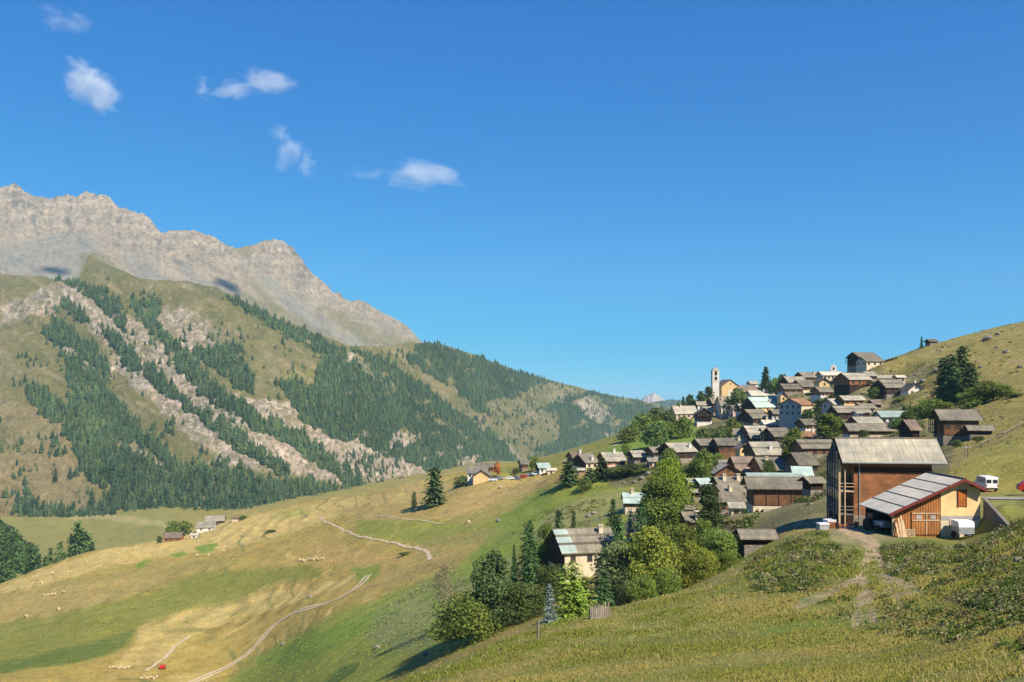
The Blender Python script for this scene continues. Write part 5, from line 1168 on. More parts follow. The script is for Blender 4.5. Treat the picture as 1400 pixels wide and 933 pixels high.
# ------------------------------------------------------------------ buildings with a look of their own
def build_houses():
    out = {}
    for name, label, c, a, L, h, He, rise, k in HS:
        out[label] = house(name, label, tuple(c), a, L, h, He, rise, **k)
    return out
def gable_defaults():
    for i, t in enumerate(HS):
        if abs(t[3]) > 1.2: t[8].setdefault('nwin', 0)
def big_barn():
    Y = 118.; yaw = -8; a = R(yaw); E = pt(1151.4, 632, Y); t1 = (1296-CX)/F
    L = (t1*Y-E.x)/(math.cos(a)-t1*math.sin(a)); h = 4.6; rise = 3.05; He = 8.3
    n = Vector((-math.sin(a), math.cos(a), 0)); d = Vector((math.cos(a), math.sin(a), 0)); c = Vector((E.x,E.y,E.z-He))+d*(L/2)+n*h
    FIX.append((c.x, c.y, c.z, 8.)); FIX.append((c.x-n.x*h-3, c.y-n.y*h, c.z-.1, 6.))
    def make():
        og, oe = 1.7, .9
        r = house('large_timber_barn', 'large tall barn of warm brown larch boards directly behind the pale-roofed shed', tuple(c), a, L, h, He, rise, 'timber', 'grey', 'redwood', 'stone', .14, og, oe, (), 0, 0, cat='barn', posts=False, group='', slab=.22)
        if 'group' in r: del r['group']
        x0 = -L/2+og; y0 = -h+oe; y1 = h-oe; sl = rise/h
        for z, nm in ((1.3,'gallery'),(4.4,'gallery')):
            b = MB(); b.box(x0-1.9, x0-.01, y0-.1, y1+.1, z-.16, z)
            for zz in (z+.5, z+.95): b.box(x0-1.9, x0-1.82, y0-.1, y1+.1, zz, zz+.1); b.box(x0-1.9, x0, y0-.14, y0-.06, zz, zz+.09)
            b.build(nm, M['paleboard' if z > 4 else 'greywood'], r)
            b = MB(); b.box(x0-1.81, x0-1.75, y0+.3, y1-.1, z, z+1.75 if z < 4 else z+1.35); b.build('gallery_shade_boards', M['darkwood'], r)  # dark infill added so the gallery reads as shaded
        for i in range(6):
            y = y0-.05+(y1-y0+.1)*i/5; top = He+rise*(1-abs(y)/h)-.3
            b = MB(); b.box(x0-1.98, x0-1.76, y-.11, y+.11, -.5 if i in (0,2,5) else 1.2, top); b.build('gallery_post', M['paleboard' if i < 2 else 'greywood'], r)
        b = MB(); b.prism([(y0-.1,He-.5),(y1+.1,He-.5),(y1+.1,He+rise*(1-(y1+.1)/h)-.28),(0,He+rise-.28),(y0-.1,He+rise*(1-(y1+.1)/h)-.28)], x0-1.72, x0-1.62); b.build('gable_shade_sheet', M['darkwood'], r)  # dark sheet added to deepen the shade under the gable overhang
        b = MB(); b.box(x0-1.72, x0-1.62, y0, y1, -.6, 1.1); b.box(x0-1.7, x0-.02, y0-.02, y0+.06, -.6, 1.1); b.build('undercroft_shade_screen', M['darkwood'], r)  # dark screen added for the shade below the gallery
        b = MB(); b.bar((x0-1.2, y0-.18, -.4), (x0-1.2, y0-.18, He-.9), .1); b.build('pale_pole', M['paleboard'], r)
        b = MB(); b.box(-L/2, L/2, -h-.13, -h-.02, He-.12, He+.02); b.bar((x0+.5, -h-.05, He-.1), (x0+.7, y0-.1, He-.9), .06); b.bar((x0+.7, y0-.1, He-.9), (x0+.7, y0-.1, .2), .06); b.build('gutter', M['metalgrey'], r)
        b = MB(); b.box(x0-.02, x1_(L,og), y0-.05, y0-.012, He-1.35, He-.7); b.build('wall_top_band', M['darkwood'], r)  # dark band across the front wall below the eave
        for u in (-1.6, 1.6):
            b = MB(); b.box(x0-.08, x0-.01, u-.6, u+.6, 4.45, 6.4); b.build('gallery_door', M['darkwood'], r)
    return make
def x1_(L, og): return L/2-og
SH = dict(Y=85., z=-13.75)
def shed():
    Yf, zg = SH['Y'], SH['z']; x0, xr, x1 = 36.2, 43.4, 45.62; zl, zr, z1 = -11.42, -8.05, -9.13; D = 7.6; cx = 41.
    r = empty('low_shed', (cx, Yf+3, zg), 0, 'low shed with pale grey roof, half orange boards and half yellow plaster', 'shed')
    def B(): return MB()
    X = lambda x: x-cx
    y0 = -3.; yb = y0+D; wy = y0+.75; Z = lambda z: z-zg
    # roof planes (profile in x,z extruded along y): build with explicit points
    def slope(xa, za, xb, zb, ya, yb_, t, mat, name, par, lift=0.):
        b = B(); P_ = [(X(xa),ya,Z(za)+lift),(X(xb),ya,Z(zb)+lift),(X(xb),yb_,Z(zb)+lift),(X(xa),yb_,Z(za)+lift)]
        b.poly(P_+[(p[0],p[1],p[2]-t) for p in P_], [(0,1,2,3),(7,6,5,4),(0,4,5,1),(1,5,6,2),(2,6,7,3),(3,7,4,0)]); return b.build(name, M[mat], par)
    rf = slope(x0, zl, xr, zr, y0, yb, .09, 'cement', 'roof', r)
    slope(xr+.002, zr, x1, z1, y0, yb, .09, 'darkwood', 'rear_slope', rf)
    for f in (.2, .4, .6, .8):
        xx = x0+(xr-x0)*f; zz = zl+(zr-zl)*f; slope(xx-.05, zz-.023, xx+.05, zz+.023, y0-.01, yb+.01, .05, 'black', 'sheet_joint', rf, .03)
    slope(xr-.16, zr-.07, xr+.16, zr-.02, y0-.02, yb+.02, .05, 'black', 'ridge_cap', rf, .07)
    b = B()
    for (xa, za, xb, zb) in ((x0-.03, zl, xr, zr), (xr, zr, x1+.03, z1)):
        b.poly([(X(xa),y0-.07,Z(za)+.03),(X(xb),y0-.07,Z(zb)+.03),(X(xb),y0-.07,Z(zb)-.26),(X(xa),y0-.07,Z(za)-.26),(X(xa),y0-.005,Z(za)+.03),(X(xb),y0-.005,Z(zb)+.03),(X(xb),y0-.005,Z(zb)-.26),(X(xa),y0-.005,Z(za)-.26)], [(0,1,2,3),(7,6,5,4),(0,4,5,1),(1,5,6,2),(2,6,7,3),(3,7,4,0)])
    b.build('barge_board', M['maroon'], rf)
    b = B()
    for f in (.06,.24,.42,.6,.78,.96):
        xx = x0+(xr-x0)*f; zz = zl+(zr-zl)*f; b.box(X(xx)-.09, X(xx)+.09, y0+.02, yb-.1, Z(zz)-.34, Z(zz)-.13)
    for f in (.45,.9):
        xx = xr+(x1-xr)*f; zz = zr+(z1-zr)*f; b.box(X(xx)-.09, X(xx)+.09, y0+.02, yb-.1, Z(zz)-.34, Z(zz)-.13)
    b.build('purlin', M['darkwood'], rf)
    zat = lambda x: (zl+(zr-zl)*(x-x0)/(xr-x0) if x < xr else zr+(z1-zr)*(x-xr)/(x1-xr))-.13
    def wall(name, mat, pts, t=.18, par=r, yy=wy):
        b = B(); n = len(pts); P_ = [(X(x),yy,Z(z)) for x,z in pts]+[(X(x),yy+t,Z(z)) for x,z in pts]
        b.poly(P_, [tuple(range(n)), tuple(range(2*n-1,n-1,-1))]+[(i,(i+1)%n+0,(i+1)%n+n,i+n) for i in range(n)]); return b.build(name, M[mat], par)
    xw0, xm, xe = 36.9, 41.45, 45.28; zb = zg-1.2
    wall('board_wall', 'boards', [(xw0,zb),(xm,zb),(xm,zat(xm)),(xw0,zat(xw0))])
    wall('plaster_wall', 'ochre', [(xm+.003,zg+2.05),(xe,zg+2.05),(xe,zat(xe)),(xr,zat(xr)),(xm+.003,zat(xm))], .3, r, wy-.05)
    wall('plinth_wall', 'cream', [(xm+.003,zb),(xe,zb),(xe,zg+1.62),(xm+.003,zg+1.62)], .3, r, wy-.05)
    wall('lintel_band', 'greyw', [(xm+.003,zg+1.625),(xe,zg+1.625),(xe,zg+2.045),(xm+.003,zg+2.045)], .3, r, wy-.06)
    b = B(); b.box(X(xe)-.3, X(xe), wy+.26, yb-.3, -1.2, Z(zat(xe))); b.build('side_wall', M['greyw'], r)
    b = B(); b.box(X(xw0), X(xe), yb-.5, yb-.3, -1.2, Z(zat(xw0))-.05); b.build('rear_wall', M['darkwood'], r)
    for y in (wy+.1, (wy+yb)/2, yb-.4):
        b = B(); b.box(X(xw0)-.1, X(xw0)+.1, y-.1, y+.1, -1., Z(zat(xw0))); b.build('post', M['paleboard' if y < 0 else 'darkwood'], r)
    b = B(); b.box(X(xw0)-.12, X(xw0)+.1, wy-.06, wy+.12, -1., Z(zat(xw0))); b.build('corner_post', M['paleboard'], r)
    # barn doors with pale ledges
    pxx = lambda p: (p-CX)/F*Yf-cx; pz = lambda p: (HZ-p)/F*Yf-zg
    for a_, c_ in ((1251,1270),(1270.6,1289.5)):
        b = B(); b.box(pxx(a_), pxx(c_), wy-.10, wy-.02, pz(732.5), pz(701)); dd = b.build('barn_door', M['boards'], r)
        b = B(); b.box(pxx(a_), pxx(c_), wy-.15, wy-.105, pz(704.3), pz(702.6)); b.box(pxx(a_), pxx(c_), wy-.15, wy-.105, pz(714), pz(712.2)); b.build('ledge', M['paleboard'], dd)
        b = B(); m = (a_+c_)/2; b.box(pxx(m-3.6), pxx(m+3.6), wy-.125, wy-.105, pz(711.5), pz(706)); b.build('pane', M['greyw'], dd)
    b = B(); b.box(pxx(1269.9), pxx(1271), wy-.17, wy-.10, pz(732), pz(703)); b.build('door_post', M['paleboard'], r)
    w = B(); w.box(pxx(1315), pxx(1325.4), wy-.13, wy-.06, pz(693.8), pz(672)); w.build('shutter', M['orange'], r)
    w = B()
    for (a_, b_, c_, d_) in ((1314,1315,694.5,671.2),(1325.4,1326.4,694.5,671.2),(1314,1326.4,672,671)): w.box(pxx(a_), pxx(b_), wy-.16, wy-.05, pz(c_), pz(d_))
    w.build('shutter_frame', M['maroon'], r)
    w = B(); w.box(pxx(1303), pxx(1312), wy-.11, wy-.055, pz(720), pz(711)); w.build('hatch', M['pink'], r)
    return wy
def yard_things():
    Yf = SH['Y']; P_ = lambda px, py, Y: pt(px, py, Y)
    # retaining wall right of the shed
    o = empty('retaining_wall', (45.75, 83.2, -13.75), 0, 'grey concrete retaining wall sloping down from the right corner of the shed', 'wall')
    b = MB(); b.poly([(-.25,2.4,-1),(-.25,2.4,3.75),(-.25,-2.2,1.6),(-.25,-2.2,-1),(.1,2.4,-1),(.1,2.4,3.75),(.1,-2.2,1.6),(.1,-2.2,-1)], [(0,1,2,3),(7,6,5,4),(0,4,5,1),(1,5,6,2),(2,6,7,3),(3,7,4,0)]); b.build('wall', M['concrete'], o)
    # white trailer against the plinth
    g = -13.6; x0, x1 = (1314-CX)/F*83.3, (1336-CX)/F*83.3
    o = empty('covered_trailer', ((x0+x1)/2, 84.35, g), 0, 'small trailer with white rounded top parked against the yellow shed wall', 'trailer'); w = (x1-x0)/2*.98; o.scale = (1,.9,.93)
    b = MB(); b.prism([(-.7,1.15),(-.66,1.55),(-.4,1.75),(.9,1.75),(1.05,1.5),(1.05,1.15)], -w, w); b.build('cover', M['tank'], o)
    b = MB(); b.box(-w+.03, w-.03, -.66, 1., .45, 1.149)
    for k in range(4): b.box(-w-.0, w, -.7, -.66, .5+k*.17, .6+k*.17)
    b.build('body', M['metalgrey'], o)
    for s in (-1, 1):
        b = MB(); b.bar((s*(w+.02),.25,.32), (s*(w+.2),.25,.32), .32, 14); b.build('wheel', M['black'], o)
    b = MB(); b.bar((0,-.66,.5), (0,-1.5,.42), .05); b.build('drawbar', M['metalgrey'], o)
    # leaning boards and pallet
    o = empty('leaning_boards', ((1231-CX)/F*84.9, 84.9, -13.6), 0, 'pale boards leaning upright against the orange boarded wall', 'boards')
    b = MB()
    for k, (dx, hh) in enumerate(((-.35,1.3),(-.1,1.75),(.12,2.0),(.3,1.5))): b.poly([(dx,-.35,0),(dx+.17,-.35,0),(dx+.17,.35,hh),(dx,.35,hh),(dx,-.30,0),(dx+.17,-.30,0),(dx+.17,.40,hh),(dx,.40,hh)], [(0,1,2,3),(7,6,5,4),(0,4,5,1),(1,5,6,2),(2,6,7,3),(3,7,4,0)])
    b.build('boards', M['paleboard'], o)
    o = empty('wooden_pallet', ((1243-CX)/F*84.8, 84.85, -13.6), 0, 'slatted wooden pallet standing on edge left of the barn doors', 'pallet')
    b = MB()
    for k in range(4): b.box(-.6,.6,0,.03,.02+k*.2,.12+k*.2)
    for x in (-.55,0,.5): b.box(x,x+.09,.032,.12,0,.78)
    b.build('slats', M['paleboard'], o)
    # things in the yard left of the shed
    def onyard(px, Y): X = (px-CX)/F*Y; return Vector((X, Y, ground(X, Y)))
    c = onyard(1125, 93); o = empty('storage_box', c, .1, 'pale grey tin box on the grass left of the shed', 'box')
    b = MB(); b.box(-.5,.5,-.4,.4,0,.62); b.build('box_body', M['metalgrey'], o); b = MB(); b.box(-.55,.55,-.46,.46,.622,.74); b.build('lid', M['tank'], o)
    c = onyard(1137, 94); o = empty('wooden_crate', c, -.1, 'brown wooden crate beside the pale tin box', 'crate')
    b = MB(); 
    for k in range(4): b.box(-.55,.55,-.42,.42,.02+k*.17,.15+k*.17)
    for sx in (-.5,.42):
        b.box(sx,sx+.08,-.46,-.422,0,.72)
    b.build('slats', M['rusty'], o)
    c = onyard(1134, 97); o = empty('water_tank', c, .2, 'white plastic tank in a wire cage behind the brown crate', 'tank')
    b = MB(); b.box(-.5,.5,-.5,.5,.14,1.02); b.build('tank_body', M['tank'], o); b = MB()
    for k in range(5):
        for s in (-.53,.53): b.box(-.53+k*.26,-.51+k*.26,s-.012,s+.012,.1,1.08)
    for z in (.1,.4,.7,1.06):
        for s in (-.53,.53): b.box(-.54,.54,s-.016,s+.016,z,z+.03)
    b.build('cage', M['metalgrey'], o); b = MB(); b.box(-.55,.55,-.5,.5,.0,.1); b.build('pallet', M['greywood'], o)
    c = onyard(1158, 92); o = empty('hay_rake', c, .3, 'rusty red farm implement lying under the barn gallery', 'farm tool')
    b = MB(); b.bar((-1.1,0,.35),(1.1,0,.35),.06)
    for k in range(9): b.bar((-1+k*.25,0,.35),(-1+k*.25,-.35,.05),.025,4)
    b.build('tine_bar', M['rusty'], o)
    for s in (-1.15,1.15):
        b = MB(); b.bar((s-.04,0,.35),(s+.04,0,.35),.35,14); b.build('wheel', M['rusty'], o)
    c = onyard(1202, 88.5); o = empty('farm_tractor', (c.x, 88.6, c.z), .2, 'dim tractor parked in the dark open bay of the shed', 'tractor')
    b = MB(); b.box(-.4,.4,-1.3,.3,.55,1.1); b.build('bonnet', M['cargrey'], o); b = MB(); b.box(-.5,.5,.3,1.2,.6,1.75); b.build('cab', M['glass'], o)
    for sx in (-.75,.75):
        b = MB(); b.bar((sx-.14,.8,.6),(sx+.14,.8,.6),.6,16); b.build('rear_wheel', M['black'], o)
        b = MB(); b.bar((sx-.1,-.9,.38),(sx+.1,-.9,.38),.38,14); b.build('front_wheel', M['black'], o)
def car_body(o, paint, L=4.1, van=False):
    hw = .86
    prof = [(-L/2,.35),(-L/2,.85),(-L/2+.9,.98),(-L/2+1.5,1.45),(L/2-.9,1.48),(L/2-.15,1.0),(L/2,.8),(L/2,.35)] if not van else [(-L/2,.35),(-L/2,1.95),(-L/2+.15,2.1),(L/2-1.3,2.1),(L/2-.6,1.3),(L/2,1.1),(L/2,.35)]
    b = MB(); b.prism(prof, -hw, hw); b.build('body', M[paint], o)
    if not van:
        b = MB()
        b.poly([(-hw+.1,-L/2+.98,1.03),(hw-.1,-L/2+.98,1.03),(hw-.16,-L/2+1.45,1.42),(-hw+.16,-L/2+1.45,1.42)],[(0,1,2,3)]); 
        for s in (-1,1): b.poly([(s*(hw+.006),-L/2+1.25,1.02),(s*(hw+.006),L/2-.45,1.02),(s*(hw+.006),L/2-.95,1.4),(s*(hw+.006),-L/2+1.6,1.4)],[(0,1,2,3)])
        b.v = [(x,y-.01 if abs(x) < hw else y,z+.012) for x,y,z in b.v]; b.build('windows', M['glass'], o)
    for sx in (-1,1):
        for y in (-L/2+.75, L/2-.75):
            b = MB(); b.bar((sx*(hw-.18),y,.32),(sx*(hw+.03),y,.32),.32,14); w = b.build('wheel', M['black'], o)
            b = MB(); b.bar((sx*(hw+.0),y,.32),(sx*(hw+.045),y,.32),.17,10); b.build('rim', M['metalgrey'], w)
def roadside():
    X = (1359-CX)/F*116; o = empty('white_van', (X, 118, -11.65), R(-8), 'white delivery van seen from behind at the roadside above the shed', 'van')
    o.location.z = ground(X, 116)+.02
    o.scale = (.88,.88,.9); car_body(o, 'carwhite', 4.8, True)
    b = MB()
    for s in (-.44,.44): b.box(s-.33,s+.33,-2.43,-2.402,1.25,1.75)
    b.build('rear_window', M['glass'], o)
    b = MB(); b.box(-.82,.82,-2.5,-2.41,.36,.56); b.build('bumper', M['black'], o)
    for s in (-.78,.78):
        b = MB(); b.box(s-.06,s+.06,-2.43,-2.402,.7,1.1); b.build('tail_light', M['carred'], o)
    b = MB(); b.box(-.26,.26,-2.425,-2.402,.78,.9); b.build('number_plate', M['tank'], o)
    b = MB(); b.box(-.872,-.862,-2.2,1.0,1.2,1.85); b.build('side_panel', M['cargrey'], o)
    X = (1425-CX)/F*104; o = empty('red_car', (X, 105, ground(X, 104)+.02), R(70), 'dark red car cut by the right picture edge beside the road', 'car'); car_body(o, 'carred')
    # the road
    pts = [(1340,103,2.4),(1362,102,3.),(1385,100,3.),(1420,97,3.),(1480,94,3.),(1600,88,3.)]
    V = []; Fq = []
    for i in range(61):
        t = i/60*(len(pts)-1); k = min(int(t), len(pts)-2); f = t-k; px = pts[k][0]*(1-f)+pts[k+1][0]*f; Y = pts[k][1]*(1-f)+pts[k+1][1]*f; w = pts[k][2]*(1-f)+pts[k+1][2]*f
        for s in np.linspace(-1, 1, 7):
            yy = Y+s*w; xx = (px-CX)/F*Y; V.append((xx, yy, max(ground(xx, yy), ground(xx, Y)-.3)+.09))
    for i in range(60):
        for j in range(6): a = i*7+j; Fq.append((a, a+7, a+8, a+1))
    me = mesh_np('road', V, Fq, plain('worn_asphalt', (.30,.285,.26), .9, 0, .15, 1.5), None, True); tag(link('road', me), kind='structure')
    # poles
    for px, Y, top, lab in ((1311,138,628,'short thin wooden post left of the paired utility poles'),(1318.6,150,610,'left pole of the twin wooden utility poles behind the shed'),(1323,148,610,'right pole of the twin wooden utility poles behind the shed')):
        X = (px-CX)/F*Y; g = ground(X, Y); h = (HZ-top)/F*Y-g
        o = empty('utility_pole', (X, Y, g), 0, lab, 'pole'); b = MB(); b.bar((0,0,-.5),(0,0,h),.10,8,.07); b.build('pole', M['greywood'], o)
        if top < 620:
            b = MB(); b.box(-.5,.5,-.06,.06,h-.35,h-.24); b.build('crossarm', M['greywood'], o)
            for s in (-.4,.4):
                b = MB(); b.bar((s,0,h-.24),(s,0,h-.06),.05,6); b.build('insulator', M['tank'], o)
    X = (1317-CX)/F*485; g = ground(X, 485); o = empty('thin_mast', (X, 485, g), 0, 'thin mast on the skyline of the dry hillside', 'mast'); b = MB(); b.bar((0,0,-.3),(0,0,3.2),.09,6,.05); b.bar((-.6,0,2.6),(.6,0,2.6),.04,5); b.build('pole', M['greywood'], o)
    # plank fence and post on the knoll
    p = hit(820, 846); fs = 30/F*p.y/2.3; o = empty('plank_fence', p, R(20), 'grey weathered plank fence at the edge of the knoll under the small spruce', 'fence')
    o.scale = (fs, fs, fs*1.05); b = MB()
    for k in range(13):
        x = -1.1+k*.17; g = ground(p.x+x*math.cos(R(20)), p.y+x*math.sin(R(20)))-p.z; hh = 1.25+.2*math.sin(k*2.7)+x*.12; b.box(x,x+.15,-.02+.02*(k%2),.02+.02*(k%2),g-.2,g+hh)
    b.build('planks', M['greywood'], o); b = MB()
    for z in (.4,1.): b.box(-1.15,1.15,.045,.11,z,z+.1)
    b.build('rail', M['greywood'], o)
    for x in (-1.1,0,1.05):
        b = MB(); b.bar((x,.16,-.4),(x,.16,1.5),.06,7); b.build('post', M['greywood'], o)
    p = hit(735, 876); o = empty('fence_post', p, 0, 'single short grey post in the grass below the slender blue spruce', 'post'); b = MB(); b.bar((0,0,-.3),(.03,0,1.0),.06,8,.05); b.build('post', M['greywood'], o)
    # hillside pasture fence: posts and rails
    o = empty('pasture_fence', (0,0,0), 0, 'old timber rail fence on the grassy slope right of the lean shed', 'fence')
    pts = [hit(x, y, 150) for x, y in ((1341,612),(1352,606),(1362,600),(1372,598),(1382,592),(1392,586),(1404,580))]; o.location = pts[3]
    for q in pts:
        b = MB(); b.bar(q-pts[3]-Vector((0,0,.3)), q-pts[3]+Vector((0,0,1.1)), .09, 6); b.build('post', M['greywood'], o)
    for q, q2 in zip(pts, pts[1:]):
        b = MB(); b.bar(q-pts[3]+Vector((0,0,.8)), q2-pts[3]+Vector((0,0,.8)), .08, 5); b.build('rail', M['greywood'], o)
def church():
    o = empty('village_church', tuple(pt(998, 545, 565)), 0, 'church with slender white belfry and ochre gabled facade on the village skyline', 'church')
    Y0 = 565; cx = o.location.x; zb = o.location.z
    X = lambda p: (p-CX)/F*Y0-cx; Zz = lambda p: (HZ-p)/F*Y0-zb
    h = (X(1010)-X(987))/2+.4; xm = (X(1010)+X(987))/2; ze = Zz(528); za = Zz(519.5); D = 22
    b = MB(); n = [(X(987),-6),(X(1010),-6),(X(1010),ze),(xm,za-.4),(X(987),ze)]
    b.poly([(x,0,z) for x,z in n]+[(x,D,z) for x,z in n], [(0,1,2,3,4),(9,8,7,6,5)]+[(i,(i+1)%5,(i+1)%5+5,i+5) for i in range(5)]); nv = b.build('nave', M['ochre'], o)
    b = MB(); n = [(xm-h,ze-.3),(xm,za),(xm+h,ze-.3),(xm+h,ze-.0),(xm,za+.32),(xm-h,ze-.0)]
    b.poly([(x,-.5,z) for x,z in n]+[(x,D+.3,z) for x,z in n], [(0,1,4,5),(1,2,3,4),(11,10,7,6),(10,9,8,7)]+[(i,(i+1)%6,(i+1)%6+6,i+6) for i in range(6)]); b.build('nave_roof', M['brown'], o)
    b = MB(); b.box(X(995.5),X(1001.5),-.12,-.01,-.5,Zz(533.5)); b.build('door', M['white'], o)
    b = MB(); b.bar((xm,.02,Zz(525.3)),(xm,-.08,Zz(525.3)),.45,14); b.build('round_window', M['glass'], o)
    tx0, tx1 = X(973.2), X(982.3); w = tx1-tx0; zt = Zz(507.3); ty = -2.
    b = MB(); b.box(tx0,tx1,ty,ty+w,-6,zt); tw = b.build('bell_tower', M['white'], o)
    b = MB(); b.box(tx0-.25,tx1+.25,ty-.25,ty+w+.25,zt-.01,zt+.3); b.box(tx0-.12,tx1+.12,ty-.12,ty+w+.12,Zz(521)-.15,Zz(521)+.1); b.build('cornice', M['cream'], tw)
    m = ((tx0+tx1)/2, ty+w/2); b = MB(); q = .1
    b.poly([(tx0-q,ty-q,zt+.302),(tx1+q,ty-q,zt+.302),(tx1+q,ty+w+q,zt+.302),(tx0-q,ty+w+q,zt+.302),(m[0],m[1],Zz(501.5))],[(0,3,2,1),(0,1,4),(1,2,4),(2,3,4),(3,0,4)]); b.build('spire', M['lightgrey'], tw)
    b = MB(); z = Zz(501.7); b.bar((m[0],m[1],z-.2),(m[0],m[1],z+1.7),.08,5); b.box(m[0]-.45,m[0]+.45,m[1]-.06,m[1]+.06,z+1.,z+1.14); b.build('cross', M['black'], tw)
    for za_, zb_ in ((513.5,508.8),(520,516)):
        for wd, f in ((.8,'f'),(.8,'l')):
            b = MB(); z0 = Zz(za_); z1 = Zz(zb_); c = m[0] if f == 'f' else m[1]
            pr = [(c-wd,z0),(c+wd,z0),(c+wd,z1-.4)]+[(c+wd*math.cos(t*math.pi/6),z1-.4+.8*math.sin(t*math.pi/6)) for t in range(1,6)]+[(c-wd,z1-.4)]; k = len(pr)
            P1 = [(u,ty-.06,z) if f == 'f' else (tx0-.06,u,z) for u,z in pr]; P2 = [(u,ty+.1,z) if f == 'f' else (tx0+.1,u,z) for u,z in pr]
            b.poly(P1+P2, [tuple(range(k)),tuple(range(2*k-1,k-1,-1))]+[(i,(i+1)%k,(i+1)%k+k,i+k) for i in range(k)]); b.build('belfry_opening', M['dark'], tw)
    # chapel gable on the skyline
    c = pt(1139.5, 509, 500); o = empty('chapel_bell_gable', c, R(-12), 'small white bell gable standing alone on the village skyline', 'bell gable')
    b = MB(); n = [(-1.7,-3),(1.7,-3),(1.7,2.6),(1.2,3.6),(0,4.5),(-1.2,3.6),(-1.7,2.6)]; k = len(n)
    b.poly([(x,-.9,z) for x,z in n]+[(x,.9,z) for x,z in n], [tuple(range(k)),tuple(range(2*k-1,k-1,-1))]+[(i,(i+1)%k,(i+1)%k+k,i+k) for i in range(k)]); b.build('wall', M['white'], o)
    b = MB(); b.box(-.45,.45,-.98,-.85,1.2,2.6); b.build('bell_opening', M['dark'], o)
def track(name, pts, wid, mat, gap=True):
    P_ = [hit(x, y) if len(q) == 0 else pt_on(x, q[0]) for x, y, *q in pts]
    # resample smoothly
    P2 = np.array([(p.x, p.y) for p in P_]); s = np.r_[0, np.cumsum(np.linalg.norm(np.diff(P2, axis=0), axis=1))]
    ss = np.arange(0, s[-1], 2.2); xy = pchip(s, P2, ss); d = np.gradient(xy, axis=0); d /= np.linalg.norm(d, axis=1, keepdims=True)+1e-9; nrm = np.stack([-d[:,1], d[:,0]], 1)
    V, Fq = [], []
    lanes = ((-wid/2, -wid*.10), (wid*.10, wid/2)) if gap else ((-wid/2, wid/2),)
    for a, c in lanes:
        for k in range(len(xy)):
            j = .18*math.sin(k*1.7)+.14*math.sin(k*.61)
            for u in np.linspace(a+j, c+j, 4):
                x, y = xy[k]+nrm[k]*u; V.append((x, y, ground(x, y)+.16))
    n = len(xy)
    for l in range(len(lanes)):
        for k in range(n-1):
            for q in range(3): a = l*n*4+k*4+q; Fq.append((a, a+1, a+5, a+4))
    me = mesh_np(name, V, Fq, mat, None, True); tag(link(name, me), kind='structure')
def pt_on(px, Y): X = (px-CX)/F*Y; return Vector((X, Y, ground(X, Y)))
